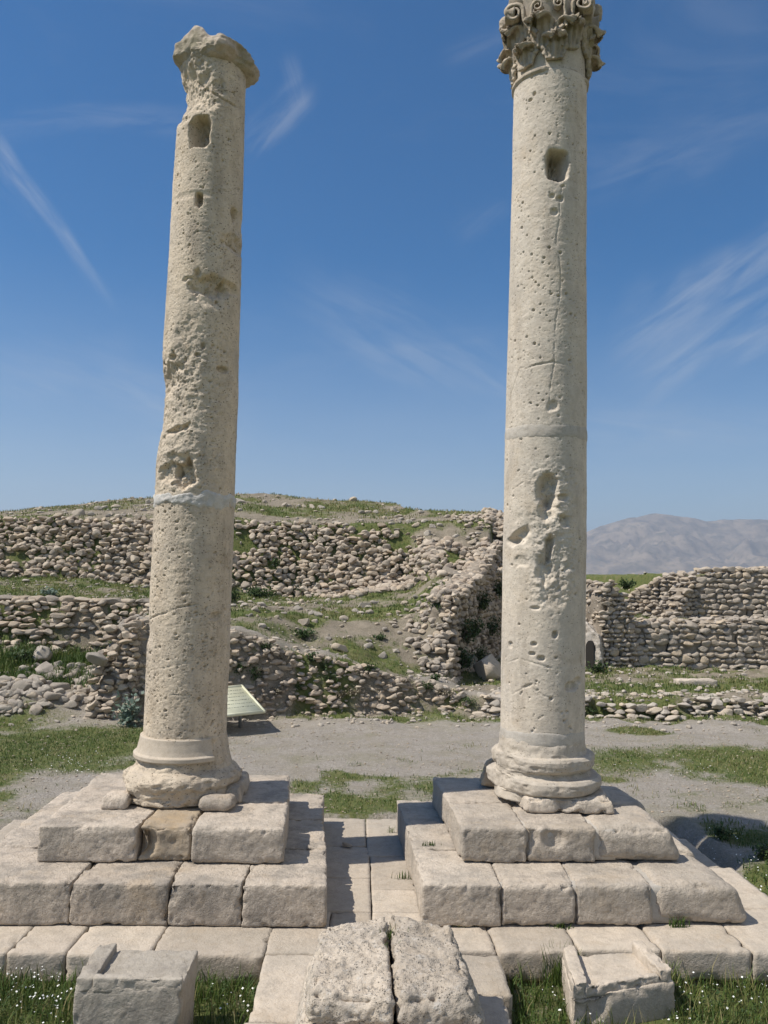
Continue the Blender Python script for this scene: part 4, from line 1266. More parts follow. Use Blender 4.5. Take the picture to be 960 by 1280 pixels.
# left carved block with a raised rim
tb = tz([(93, 1229), (229, 1229), (243, 1185), (131, 1187)], 0.26)
org = (np.mean([q[0] for q in tb]), np.mean([q[1] for q in tb]), -0.22)
blk = empty('carved_block', org, 'grey carved stone block with one raised rim, standing in the grass at left', 'stone block')
y0b, y1b = tb[0][1], tb[2][1]
xl0, xr0 = tb[0][0], tb[1][0]
block_obj('body', [(xl0, y0b, 0.25), (xr0, y0b, 0.25), (xr0, y1b, 0.25), (xl0, y1b, 0.25)], [(xl0 - .01, y0b - .02, -0.30), (xr0 - .02, y0b - .02, -0.30), (xr0 - .02, y1b, -0.30), (xl0 - .01, y1b, -0.30)], M_GREYB, blk, r=0.010, amp=0.003, mid=0.005, chip=0.014, res=0.012, seed=81)
block_obj('rim', [(xl0 + .002, y0b + .002, 0.292), (xl0 + .11, y0b + .002, 0.290), (xl0 + .11, y1b - .004, 0.292), (xl0 + .002, y1b - .004, 0.292)], [(xl0 - .003, y0b - .003, 0.21), (xl0 + .112, y0b - .003, 0.21), (xl0 + .112, y1b - .002, 0.21), (xl0 - .003, y1b - .002, 0.21)], M_GREYB, blk, r=0.008, amp=0.002, mid=0.003, chip=0.010, res=0.010, seed=82)
block_obj('rim', [(xl0 + .10, y0b + .003, 0.288), (xr0 - .004, y0b + .003, 0.284), (xr0 - .004, y0b + .055, 0.284), (xl0 + .10, y0b + .055, 0.288)], [(xl0 + .10, y0b - .003, 0.21), (xr0 - .002, y0b - .003, 0.21), (xr0 - .002, y0b + .057, 0.21), (xl0 + .10, y0b + .057, 0.21)], M_GREYB, blk, r=0.008, amp=0.003, mid=0.003, chip=0.014, res=0.010, seed=83)

# right trough with broken rims
zr = 0.10
tr_ = tz([(716, 1232), (843, 1213), (803, 1176), (703, 1181)], zr)
tr_np = np.array(tr_)
org = (float(tr_np[:, 0].mean()), float(tr_np[:, 1].mean()), -0.22)
tro = empty('stone_trough', org, 'broken pale stone trough with raised side rims sunk in flowering grass at right', 'trough')


def lerp2(u, v, z):
    p = tr_np[0] * (1 - u) * (1 - v) + tr_np[1] * u * (1 - v) + tr_np[2] * u * v + tr_np[3] * (1 - u) * v
    return (p[0], p[1], z)


def uvblock(name, u0, u1, v0, v1, z1, z0, **kw):
    block_obj(name, [lerp2(u0, v0, z1), lerp2(u1, v0, z1), lerp2(u1, v1, z1), lerp2(u0, v1, z1)], [lerp2(u0, v0, z0), lerp2(u1, v0, z0), lerp2(u1, v1, z0), lerp2(u0, v1, z0)], M_PAVE, tro, **kw)


uvblock('body', -0.01, 1.01, 0.0, 1.01, zr - 0.07, -0.30, r=0.015, amp=0.005, mid=0.005, chip=0.02, res=0.016, seed=91, cuts=[((tr_[0][0] + .12, tr_[0][1], 0.0), 0.16, 0.05)])
uvblock('rim', 0.0, 0.15, 0.03, 1.0, zr, 0.0, r=0.012, amp=0.004, mid=0.004, chip=0.018, res=0.010, seed=92)
uvblock('rim', 0.86, 0.995, 0.03, 1.0, zr + .005, 0.0, r=0.012, amp=0.004, mid=0.004, chip=0.018, res=0.010, seed=93)
uvblock('rim', 0.12, 0.9, 0.04, 0.16, zr - 0.025, 0.0, r=0.012, amp=0.005, mid=0.004, chip=0.03, res=0.010, seed=94)

# small loose stones on the stonework
fr = onz(612, 985, 0.575)
block_obj('stone_fragment', [(fr[0] - .06, fr[1] - .03, 0.83), (fr[0] + .10, fr[1] - .02, 0.86), (fr[0] + .10, fr[1] + .16, 0.86), (fr[0] - .0, fr[1] + .16, 0.80)],
          [(fr[0] - .10, fr[1] - .05, 0.577), (fr[0] + .12, fr[1] - .05, 0.577), (fr[0] + .12, fr[1] + .18, 0.577), (fr[0] - .12, fr[1] + .18, 0.577)], M_OCHRE, origin=(fr[0], fr[1], 0.577), r=0.05, amp=0.03, mid=0.012, res=0.014, seed=95)
tag(bpy.data.objects['stone_fragment'], 'rough ochre stone fragment leaning against the base of the right column', 'stone')

# ------------------------------------------------------------------ rubble stones
def ico(sub=2):
    t = (1 + 5 ** 0.5) / 2
    v = [(-1, t, 0), (1, t, 0), (-1, -t, 0), (1, -t, 0), (0, -1, t), (0, 1, t), (0, -1, -t), (0, 1, -t), (t, 0, -1), (t, 0, 1), (-t, 0, -1), (-t, 0, 1)]
    f = [(0, 11, 5), (0, 5, 1), (0, 1, 7), (0, 7, 10), (0, 10, 11), (1, 5, 9), (5, 11, 4), (11, 10, 2), (10, 7, 6), (7, 1, 8), (3, 9, 4), (3, 4, 2), (3, 2, 6), (3, 6, 8), (3, 8, 9), (4, 9, 5), (2, 4, 11), (6, 2, 10), (8, 6, 7), (9, 8, 1)]
    v = [np.array(q) / np.linalg.norm(q) for q in v]
    for _ in range(sub):
        cache, nf = {}, []

        def mid_(a, b):
            k = (min(a, b), max(a, b))
            if k not in cache:
                q = v[a] + v[b]; v.append(q / np.linalg.norm(q)); cache[k] = len(v) - 1
            return cache[k]
        for a, b_, c_ in f:
            ab, bc, ca = mid_(a, b_), mid_(b_, c_), mid_(c_, a)
            nf += [(a, ab, ca), (b_, bc, ab), (c_, ca, bc), (ab, bc, ca)]
        f = nf
    return np.array(v), np.array(f, dtype=np.int32)


def stone_shape(seed, sub=2, angular=0.5):
    V, Fc = ico(sub)
    r = np.random.default_rng(seed)
    V = V.copy()
    for _ in range(int(8 + 8 * angular)):
        d = r.normal(size=3); d /= np.linalg.norm(d)
        h = r.uniform(0.50, 0.86)
        e = V @ d - h
        V = V - np.outer(np.maximum(e, 0), d)
    V = V * (1 + 0.10 * fbm(V + seed, 1.7, 3, seed))[:, None]
    V *= np.array([1.0, r.uniform(0.75, 1.0), r.uniform(0.68, 0.95)])
    return V / np.abs(V).max(axis=0).mean(), Fc


SHAPES = [stone_shape(1000 + k, 2, 0.3 + 0.7 * (k % 4) / 3) for k in range(18)]
BIG = [stone_shape(1100 + k, 3, (k % 3) / 2) for k in range(6)]


def rotm(r, tilt=0.35):
    q = Quaternion((0, 0, 1), r.uniform(0, 6.283)) @ Quaternion((1, 0, 0), r.normal() * tilt) @ Quaternion((0, 1, 0), r.normal() * tilt)
    return np.array(q.to_matrix())


class Rubble:
    """many stones of one wall gathered into one mesh"""
    def __init__(s, seed): s.V, s.F, s.T, s.n = [], [], [], 0; s.r = np.random.default_rng(seed)

    def stone(s, p, size, tilt=0.35, frame=None, flat=1.0):
        V, Fc = SHAPES[s.r.integers(len(SHAPES))]
        M_ = rotm(s.r, tilt)
        A = (V * np.array([1, 1, flat])) @ M_.T * np.array(size)
        if frame is not None: A = A @ frame
        s.V.append(A + np.array(p)); s.F.append(Fc + s.n); s.n += len(V)
        s.T.append(np.full(len(V), s.r.uniform(0, 1)))

    def face(s, p0, p1, zlo, zhi, normal, spacing, size, lean=0.0, jitter=0.35, skip=0.0, depth=0.04, course=True, holes=(), flat=(0.75, 1.1)):
        p0, p1 = np.array(p0, float), np.array(p1, float)
        L_ = np.linalg.norm(p1 - p0); d = (p1 - p0) / L_
        nrm = np.array([normal[0], normal[1], 0.0]); nrm /= np.linalg.norm(nrm)
        row = 0; z = 0.0
        fr_ = np.array([[d[0], d[1], 0], [nrm[0] * -1, nrm[1] * -1, 0], [0, 0, 1.0]])
        while True:
            any_ = False
            u = s.r.uniform(0, spacing[0])
            while u < L_:
                x = p0[0] + d[0] * u; y = p0[1] + d[1] * u
                lo, hi = (zlo(u / L_) if callable(zlo) else zlo), (zhi(u / L_) if callable(zhi) else zhi)
                zz = lo + z + s.r.normal() * spacing[1] * jitter * 0.5
                sc = s.r.uniform(0.55, 1.3)
                if lo + z <= hi:
                    any_ = True
                    if s.r.uniform() >= skip and not any(abs(u - hu) < hw and abs(zz - hz_) < hh for hu, hz_, hw, hh in holes):
                        k = (zz - lo) * lean
                        pos = (x - nrm[0] * (k - depth * s.r.normal() * 0.6), y - nrm[1] * (k - depth * s.r.normal() * 0.6), zz)
                        s.stone(pos, (size[0] * sc * s.r.uniform(0.85, 1.25), size[2] * sc, size[1] * sc * s.r.uniform(*flat)), 0.35, fr_)
                u += spacing[0] * sc * s.r.uniform(0.85, 1.15)
            z += spacing[1]; row += 1
            if not any_ or row > 60: break

    def obj(s, name, mat, parent=None, origin=(0, 0, 0)):
        V = np.vstack(s.V) - np.array(origin if parent is None else parent.location)
        return put(name, quad_mesh(name, V, np.vstack(s.F), smooth=False, attrs={'tint': ('FLOAT', np.concatenate(s.T))}), mat, parent, origin if parent is None else (0, 0, 0))


def hv_(x, y): return float(height(np.array([x]), np.array([y]), False)[0])


def kprof(x, k):
    """(y, z) of the k-th terrain knot at x"""
    xc = min(max(x, PX[0]), PX[-1]); i = int(np.clip(np.searchsorted(PX, xc, side='right') - 1, 0, len(PX) - 2))
    t = (xc - PX[i]) / (PX[i + 1] - PX[i]); t = t * t * (3 - 2 * t)
    return PY[i][k] * (1 - t) + PY[i + 1][k] * t, PZ[i][k] * (1 - t) + PZ[i + 1][k] * t


# the great rubble wall on the hill
rb = Rubble(31)
x = -13.8
while x < 4.0:
    (ya, za), (yb, zb_) = kprof(x, 4), kprof(x, 5)
    L_ = math.hypot(yb - ya, zb_ - za)
    topcut = np.interp(x, [-14, -9, -6, -4, -1, 0.5, 1.3, 2.9, 4], [1.02, 1.0, 0.95, 1.02, 1.03, 1.0, 0.85, 0.55, 0.5])
    t = -0.05 + rb.r.uniform(0, 0.06)
    while t < topcut:
        sc = rb.r.uniform(0.6, 1.3) * (1.0 if t > 0.1 else 1.12)
        nz_ = vnoise(np.array([[x * 0.8, t * 3, 3.3]]), 5)[0]
        if nz_ < 0.62 - 0.1 * (t > 0.9):
            yy = ya + (yb - ya) * t; zz = za + (zb_ - za) * t
            rb.stone((x + rb.r.normal() * 0.06, yy - 0.06 + rb.r.normal() * 0.07, zz + rb.r.normal() * 0.03), (0.108 * sc * rb.r.uniform(.8, 1.3), 0.095 * sc, 0.082 * sc * rb.r.uniform(.8, 1.2)), 0.5)
        t += 0.112 / L_ * rb.r.uniform(0.85, 1.2)
    x += 0.158 * rb.r.uniform(0.85, 1.1)
# lumpy tumble at its foot
for _ in range(420):
    x = rb.r.uniform(-1.5, 2.6); y = rb.r.uniform(23.0, 24.1)
    if rb.r.uniform() < np.interp(x, [-1.5, 0, 1.2, 2.6], [0.2, 0.8, 0.9, 0.4]):
        sc = rb.r.uniform(0.5, 1.25)
        rb.stone((x, y, hv_(x, y) + 0.05 * sc), (0.13 * sc, 0.10 * sc, 0.10 * sc), 0.8)
ob = rb.obj('rubble_wall', M_RUB, origin=(-5, 24, 2)); tag(ob, 'long dry-laid rubble wall of round grey stones retaining the hill', 'rubble wall')

# middle wall on the left
rb = Rubble(32)
x = -12.0
while x < -4.15:
    (ya, za), (yb, zb_) = kprof(x, 2), kprof(x, 3)
    t = -0.05
    while t < 1.05:
        sc = rb.r.uniform(0.65, 1.3)
        if rb.r.uniform() < np.interp(t, [0, 0.4, 1], [0.62, 0.85, 1.0]):
            rb.stone((x + rb.r.normal() * 0.05, ya + (yb - ya) * t - 0.05 + rb.r.normal() * 0.05, za + (zb_ - za) * t), (0.10 * sc * rb.r.uniform(.85, 1.4), 0.085 * sc, 0.066 * sc), 0.3)
        t += 0.118 * rb.r.uniform(0.85, 1.25)
    x += 0.158 * rb.r.uniform(0.85, 1.15)
for x in np.arange(-12, -4.2, 0.33):
    sc = rb.r.uniform(0.8, 1.4)
    y, z = kprof(x, 3)
    rb.stone((x, y + 0.05, z + 0.05), (0.2 * sc, 0.13, 0.08 * sc), 0.15)
ob = rb.obj('rubble_wall', M_RUB, origin=(-8, 18.1, 1)); tag(ob, 'knee-high rubble wall with flat capping stones behind the green grass at left', 'rubble wall')

# collapsed bank wall below the path
rb = Rubble(33)
x = -4.05
while x < 2.1:
    (ya, za), (yb, zb_) = kprof(x, 0), kprof(x, 1)
    L_ = math.hypot(yb - ya, zb_ - za)
    t = -0.1
    while t < 1.06:
        sc = rb.r.uniform(0.35, 1.15)
        dens = 1.45 * np.interp(t, [0, 0.5, 0.8, 1.0], [0.6, 0.6, 0.75, 0.9]) * np.interp(x, [-4, -2.5, 0, 2], [0.9, 0.72, 0.75, 0.85])
        nz_ = vnoise(np.array([[x * 1.3, t * 2, 8.3]]), 7)[0]
        if rb.r.uniform() < dens and nz_ < 0.95:
            rb.stone((x + rb.r.normal() * 0.04, ya + (yb - ya) * t + 0.0 + rb.r.normal() * 0.05, za + (zb_ - za) * t + rb.r.normal() * .02), (0.082 * sc * rb.r.uniform(.85, 1.4), 0.07 * sc, 0.058 * sc), 0.45)
        t += 0.085 / L_ * rb.r.uniform(0.85, 1.25)
    x += 0.09 * rb.r.uniform(0.85, 1.15)
ob = rb.obj('rubble_wall', M_RUB, origin=(-1, 15.4, 0)); tag(ob, 'overgrown collapsed rubble bank below the sloping foot path, between the two columns', 'rubble wall')

# stub of wall at the left end of the bank
stub = empty('rubble_wall', (-4.3, 14.9, 0), 'broken stub of rubble masonry with a shaded end beside the left column', 'rubble wall')
V, Q = hexa([(-4.35, 14.75, 1.35), (-3.98, 14.62, 1.60), (-3.9, 16.2, 1.65), (-4.4, 16.4, 1.4)], [(-4.55, 14.5, -0.05), (-3.85, 14.42, -0.05), (-3.8, 16.2, -0.05), (-4.6, 16.4, -0.05)], r=0.12, amp=0.10, mid=0.05, res=0.06, seed=131)
put('earth_core', quad_mesh('earth_core', V - np.array(stub.location), Q), M_EARTH, stub)
rb = Rubble(34)
rb.face((-4.6, 14.46), (-3.86, 14.38), 0.0, lambda u: np.interp(u, [0, 0.3, 0.7, 1], [0.75, 1.15, 1.62, 1.7]), (0, -1), (0.135, 0.095), (0.085, 0.06, 0.07), lean=0.14, skip=0.12)
rb.face((-3.82, 14.40), (-3.80, 16.2), 0.0, 1.62, (1, 0), (0.17, 0.12), (0.10, 0.07, 0.07), lean=0.06, skip=0.12)
rb.face((-4.6, 16.3), (-4.58, 14.5), 0.0, 1.25, (-1, 0), (0.2, 0.14), (0.12, 0.085, 0.09), lean=0.12, skip=0.2)
for _ in range(60):
    x, y = rb.r.uniform(-4.45, -3.85), rb.r.uniform(14.6, 16.2); rb.stone((x, y, np.interp(x, [-4.75, -4.3, -3.9], [1.25, 1.5, 1.62]) + rb.r.normal() * .03), (0.12, 0.1, 0.08), 0.4)
rb.obj('stonework', M_RUB, stub)

# shaded end walls of the hill, facing right
def endwall(label, pa, pb_, zlo, zhi, seed, sp=(0.19, 0.14), size=(0.11, 0.085, 0.08)):
    root = empty('rubble_wall', (pa[0], pa[1], 0), label, 'rubble wall')
    d = np.array([pb_[0] - pa[0], pb_[1] - pa[1]]); L_ = np.linalg.norm(d); d /= L_
    nr = np.array([d[1], -d[0]])
    ext = 0.5
    a = np.array(pa) - nr * 0.10; c_ = np.array(pb_) - nr * 0.10
    a2, c2 = a - nr * ext, c_ - nr * ext
    hi0, hi1 = zhi(0) - .22, zhi(1) - .22
    V, Q = hexa([(*a, hi0), (*c_, hi1), (*c2, hi1), (*a2, hi0)], [(*a, zlo), (*c_, zlo), (*c2, zlo), (*a2, zlo)], r=0.1, amp=0.05, mid=0.04, res=0.09, seed=seed)
    put('earth_core', quad_mesh('earth_core', V - np.array(root.location), Q), M_EARTH, root)
    rb = Rubble(seed)
    rb.face(pa, pb_, zlo + 0.05, zhi, nr, sp, size, lean=0.04, skip=0.06)
    for _ in range(int(L_ * 48)):
        u = rb.r.uniform(0, 1); w = rb.r.uniform(0.0, ext + 0.15); sc = rb.r.uniform(0.4, 1.1)
        p = np.array(pa) + d * L_ * u - nr * w
        rb.stone((p[0], p[1], max(zhi(u) - 0.08, hz(p[0], p[1]) + 0.03) + rb.r.normal() * 0.03), (0.14 * sc, 0.12 * sc, 0.10 * sc), 0.4)
    rb.obj('stonework', M_RUB, root)
    return root


endwall('tall shaded rubble wall end at the corner of the hill, left of the right column', (2.10, 18.28), (4.08, 23.9), 0.1, lambda u: float(np.interp(u, [0, 0.25, 0.6, 1], [2.1, 2.35, 2.75, 3.6])), 41)
endwall('dark upper end face of the hill wall beside the right column, under the skyline', (4.36, 24.9), (4.9, 28.4), 1.0, lambda u: float(np.interp(u, [0, 0.15, 0.5, 1], [3.9, 4.35, 4.6, 4.8])), 42)
rb = Rubble(43)
for i in range(170):
    x = rb.r.uniform(1.0, 2.0); t = rb.r.uniform(-0.1, 1.05)
    if rb.r.uniform() > np.interp(x, [1.0, 1.5, 2.0], [0.25, 0.5, 0.95]): continue
    (ya, za), (yb, zb_) = kprof(x, 2), kprof(x, 3)
    sc = rb.r.uniform(0.35, 0.9)
    rb.stone((x, ya + (yb - ya) * t - 0.04, za + (zb_ - za) * t), (0.14 * sc, 0.12 * sc, 0.11 * sc), 0.3)
for i in range(300):
    y = rb.r.uniform(18.6, 26.5); x = float(edge_x(y)) - 0.05 - abs(rb.r.normal()) * 0.6
    if rb.r.uniform() < 0.25: continue
    sc = rb.r.uniform(0.35, 1.05)
    rb.stone((x, y, hz(min(x, float(edge_x(y)) - 0.02), y) + 0.03), (0.11 * sc, 0.10 * sc, 0.08 * sc), 0.4)
ob = rb.obj('rubble_wall', M_WALLR, origin=(1.8, 18.2, .5)); tag(ob, 'sunlit pale squarish stones at the front corner of the hill', 'rubble wall')


# ruined walls on the right
def freewall(label, pa, pb_, zlo, zhi, thick, seed, sp=(0.195, 0.145), size=(0.118, 0.088, 0.055), skip=0.03, capping=True, faces='front', mat=None):
    root = empty('ruined_wall', (pa[0], pa[1], zlo), label, 'ruined wall')
    pa_, pc_ = np.array(pa, float), np.array(pb_, float)
    d = pc_ - pa_; L_ = np.linalg.norm(d); d /= L_; nr = np.array([d[1], -d[0]])
    ns = 7
    rb = Rubble(seed)
    VV, QQ, off = [], [], 0
    for i in range(ns):
        u0, u1 = i / ns, (i + 1) / ns
        a = pa_ + d * L_ * u0 - nr * 0.03; c_ = pa_ + d * L_ * u1 - nr * 0.03
        a2, c2 = a - nr * (thick - .18), c_ - nr * (thick - .18)
        h0, h1 = zhi(u0) - 0.08, zhi(u1) - 0.08
        V, Q = hexa([(*a, h0), (*c_, h1), (*c2, h1), (*a2, h0)], [(*a, zlo - .1), (*c_, zlo - .1), (*c2, zlo - .1), (*a2, zlo - .1)], r=0.05, amp=0.05, mid=0.03, res=0.08, seed=seed + i)
        VV.append(V); QQ.append(Q + off); off += len(V)
    put('earth_core', quad_mesh('earth_core', np.vstack(VV) - np.array(root.location), np.vstack(QQ)), M_EARTH, root)
    rb.face(pa, pb_, zlo, zhi, nr, sp, size, lean=0.0, skip=skip, depth=0.015, jitter=0.2)
    b0, b1 = pc_ - nr * thick, pa_ - nr * thick
    rb.face(b0, b1, zlo, lambda u: zhi(1 - u), -nr, sp, size, lean=0.03, skip=skip)
    for e, dirv in ((pa_, -d), (pc_, d)):
        q0 = e - nr * thick if dirv is not d and np.allclose(e, pa_) else e
        q1 = e if np.allclose(e, pa_) else e - nr * thick
        z_ = zhi(0) if np.allclose(e, pa_) else zhi(1)
        rb.face(q0, q1, zlo, z_, dirv, sp, size, lean=0.02, skip=skip)
    if capping:
        u = 0
        while u < 1:
            for w in np.arange(0.08, thick, 0.26):
                p = pa_ + d * L_ * u - nr * (w + rb.r.normal() * .04)
                sc = rb.r.uniform(0.7, 1.3)
                rb.stone((p[0], p[1], zhi(u) - 0.02 + rb.r.normal() * .03), (0.12 * sc, 0.10 * sc, 0.06 * sc), 0.2)
            u += 0.2 / L_
    rb.obj('stonework', mat or M_WALLR, root)
    return root


def zi(us, zs): return lambda u: float(np.interp(u, us, zs))


freewall('long waist-high ruined wall of coursed cobbles at right, with a flat top', (6.95, 21.0), (13.0, 20.6), 0.1, zi([0, 0.1, 1], [1.42, 1.5, 1.62]), 0.9, 141)
freewall('upper ruined cobble wall at right, standing on the terrace against the mountains', (9.45, 23.1), (14.2, 22.6), 1.4, zi([0, 0.03, 0.3, 1], [2.55, 2.85, 2.9, 2.85]), 0.8, 142)
tw = freewall('jagged rubble tower stub right of the right column, with a plastered face and a small arch', (6.05, 20.75), (6.95, 20.9), 0.1, zi([0, 0.3, 0.6, 1], [2.25, 2.55, 2.3, 1.5]), 2.0, 143, sp=(0.16, 0.115), size=(0.095, 0.07, 0.07), skip=0.08)
freewall('low crumbling back wall between the tower stub and the upper cobble wall', (7.5, 25.4), (9.6, 24.6), 1.3, zi([0, 0.25, 0.5, 0.8, 1], [2.2, 1.9, 2.3, 2.7, 2.75]), 0.6, 144, sp=(0.165, 0.12), size=(0.10, 0.075, 0.07))
freewall('pale rubble wall end joining the terrace to the upper wall', (8.55, 22.6), (9.5, 23.2), 1.4, zi([0, 0.4, 1], [1.6, 2.1, 2.75]), 0.6, 145, sp=(0.165, 0.12), size=(0.10, 0.075, 0.07))
# plaster face of the tower stub, with a dark solid block coloured as the shade inside the arch
V, Q = hexa([(5.74, 21.0, 1.42), (5.98, 20.64, 1.12), (6.12, 20.8, 1.15), (5.84, 21.6, 1.5)], [(5.66, 20.98, 0.1), (6.0, 20.58, 0.1), (6.14, 20.8, 0.1), (5.84, 21.6, 0.1)], r=0.06, amp=0.06, mid=0.03, chip=0.1, res=0.03, seed=151)
put('plaster_face', quad_mesh('plaster_face', V - np.array(tw.location), Q), M_LIME, tw)
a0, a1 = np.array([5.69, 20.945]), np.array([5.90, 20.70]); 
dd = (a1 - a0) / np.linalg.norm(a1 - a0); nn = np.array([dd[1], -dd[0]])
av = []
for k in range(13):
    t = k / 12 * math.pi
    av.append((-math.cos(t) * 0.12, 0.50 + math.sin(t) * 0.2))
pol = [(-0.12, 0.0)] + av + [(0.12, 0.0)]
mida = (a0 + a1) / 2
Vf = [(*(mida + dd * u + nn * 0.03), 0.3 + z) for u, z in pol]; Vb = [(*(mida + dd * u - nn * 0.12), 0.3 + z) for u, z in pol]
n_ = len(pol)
me = bpy.data.meshes.new('arch_shade_block')
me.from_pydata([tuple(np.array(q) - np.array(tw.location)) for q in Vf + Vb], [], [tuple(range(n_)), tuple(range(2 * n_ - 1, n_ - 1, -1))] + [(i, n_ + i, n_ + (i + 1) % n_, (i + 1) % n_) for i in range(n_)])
put('arch_shade_block', me, M_DARK, tw)

# small scree that nobody could count
V1, F1 = stone_shape(1200, 1, 0.8)
r_ = np.random.default_rng(1201)
sx, sy = r_.uniform(-13, 12, 30000), r_.uniform(14.2, 33, 30000)
dn = np.where(sy < 16.5, 0.9, np.where(sy < 23.5, 0.55, 0.35)) * np.clip(0.45 + fbm(np.stack([sx, sy, sx * 0], 1), 0.8, 3, 91), 0.05, 1)
kk = (r_.uniform(0, 1, 30000) < dn * 0.5)
sx, sy = sx[kk], sy[kk]
sz = height(sx, sy); ss = 0.02 + 0.055 * r_.uniform(0, 1, len(sx)) ** 2.5 * np.clip(sy / 18, 0.8, 1.3)
ca, sa = np.cos(r_.uniform(0, 6.28, len(sx))), np.sin(r_.uniform(0, 6.28, len(sx)))
A = V1[None] * ss[:, None, None] * np.stack([r_.uniform(.8, 1.4, len(sx)), r_.uniform(.7, 1.1, len(sx)), r_.uniform(.5, .9, len(sx))], 1)[:, None]
A = np.stack([A[..., 0] * ca[:, None] - A[..., 1] * sa[:, None], A[..., 0] * sa[:, None] + A[..., 1] * ca[:, None], A[..., 2]], -1)
A = A + np.stack([sx, sy, sz + ss * 0.2], 1)[:, None]
FQ = (F1[None] + (np.arange(len(sx)) * len(V1))[:, None, None]).reshape(-1, 3)
sc_o = put('scree', quad_mesh('scree', A.reshape(-1, 3), FQ, smooth=False, attrs={'tint': ('FLOAT', np.repeat(r_.uniform(0, 1, len(sx)), len(V1)))}), M_LOOSE)
tag(sc_o, 'small broken stone scattered over the bank and the hill', 'scree', kind='stuff')

n_g = 16000
px_, py_ = r_.uniform(-8, 9, n_g), r_.uniform(8.8, 15.4, n_g)
kk = (r_.uniform(0, 1, n_g) < np.clip(0.5 + 0.8 * fbm(np.stack([px_, py_, px_ * 0], 1), 0.9, 3, 93), 0.05, 1)) & ~((np.abs(px_) < 3.4) & (py_ < 9.0))
px_, py_ = px_[kk], py_[kk]
ss = 0.005 + 0.011 * r_.uniform(0, 1, len(px_)) ** 3
A = V1[None] * ss[:, None, None] * np.stack([r_.uniform(.8, 1.4, len(px_)), r_.uniform(.7, 1.2, len(px_)), r_.uniform(.5, .9, len(px_))], 1)[:, None]
A = A + np.stack([px_, py_, height(px_, py_) + ss * 0.25], 1)[:, None]
FQ = (F1[None] + (np.arange(len(px_)) * len(V1))[:, None, None]).reshape(-1, 3)
gr_o = put('gravel', quad_mesh('gravel', A.reshape(-1, 3), FQ, attrs={'tint': ('FLOAT', np.repeat(r_.uniform(0, 1, len(px_)), len(V1)))}), M_RUB)
tag(gr_o, 'loose gravel spread over the level ground behind the pedestals', 'gravel', kind='stuff')

# low kerb ledge at right
rb = Rubble(35)
rb.face((2.2, 15.45), (13, 15.35), 0.0, lambda u: 0.32 + 0.06 * math.sin(u * 17), (0, -1), (0.17, 0.10), (0.11, 0.065, 0.09), lean=0.6, skip=0.3)
for _ in range(240):
    x = rb.r.uniform(2.2, 12); y = rb.r.uniform(15.4, 16.6)
    sc = rb.r.uniform(0.3, 1.0)
    rb.stone((x, y, hz(x, y) + 0.01), (0.11 * sc, 0.09 * sc, 0.06 * sc), 0.4)
ob = rb.obj('kerb_wall', M_LOOSE, origin=(6, 15.6, 0)); tag(ob, 'low crumbled stone ledge along the far edge of the gravel at right', 'kerb')
fs = hit(869, 856)
block_obj('flat_slab', rect(fs[0] - 0.42, fs[0] + 0.42, fs[1] - 0.15, fs[1] + 0.2, fs[2] + 0.12), rect(fs[0] - 0.42, fs[0] + 0.42, fs[1] - 0.15, fs[1] + 0.2, fs[2] - 0.05), M_PED2, origin=(fs[0], fs[1], fs[2]), r=0.03, amp=0.02, mid=0.008, res=0.03, seed=161)
tag(bpy.data.objects['flat_slab'], 'long flat pale slab lying on the low ledge at right', 'stone slab')

# ------------------------------------------------------------------ loose stones, each its own object
SM = []
for k, (V, Fc) in enumerate(SHAPES + BIG):
    me = quad_mesh('loose_stone', V, Fc, smooth=k >= len(SHAPES), attrs={'tint': ('FLOAT', np.full(len(V), (k * 0.37) % 1.0))}); me.materials.append(M_LOOSE); SM.append(me)


def loose(px, py, wpx, label, group, name='loose_stone', asp=(0.85, 0.75), big=False, sink=0.25, pos=None, size=None):
    p = hit(px, py + wpx * 0.3) if pos is None else np.array(pos)
    if p is None: return None
    dist = float((p - EYE) @ fw)
    s = wpx / F * dist / 2 if size is None else size
    me = SM[len(SHAPES) + random.randrange(len(BIG))] if big else SM[random.randrange(len(SHAPES))]
    o = bpy.data.objects.new(name, me)
    o.location = (p[0], p[1], p[2] + s * asp[1] * (1 - 2 * sink) * 0.6)
    o.scale = (s, s * asp[0], s * asp[1] * random.uniform(0.9, 1.25))
    o.rotation_euler = (random.gauss(0, .25), random.gauss(0, .25), random.uniform(-0.6, 0.6))
    link(o); tag(o, label, 'stone', group)
    return o


G_SL = 'loose stones on the grassy slope'; L_SL = 'pale loose stone lying on the grassy slope between the rubble wall and the foot path'
for px, py, w in [(327, 781, 11), (320, 760, 12), (327, 754, 11), (372, 759, 13), (389, 765, 11), (397, 767, 11), (394, 775, 9), (410, 749, 9), (469, 751, 12), (444, 762, 10), (462, 764, 10), (430, 772, 12), (410, 797, 10), (425, 807, 19), (461, 806, 13), (460, 799, 9), (494, 812, 9), (521, 814, 11), (492, 777, 11), (542, 759, 13), (479, 817, 14),
                  (305, 755, 9), (313, 768, 8), (345, 770, 8), (362, 752, 8), (500, 790, 8), (510, 770, 9), (530, 780, 8), (480, 785, 9), (505, 752, 10), (520, 745, 9), (540, 800, 8), (440, 745, 9), (425, 752, 8), (385, 798, 7), (355, 765, 7)]:
    loose(px, py, w, L_SL, G_SL)
loose(380, 775, 17, 'squarish tan boulder among smaller stones in the middle of the grassy slope', None, 'boulder', big=True)
loose(456, 754, 16, 'broad pinkish boulder near the foot of the rubble wall, on the grassy slope', None, 'boulder', big=True)
loose(608, 833, 40, 'big round pale boulder half hidden behind the right column', None, 'boulder', asp=(.95, .95), big=True, sink=0.0)
loose(620, 816, 24, 'smaller pale boulder in the grass behind the big round boulder', None, 'boulder', asp=(.95, .8), big=True)
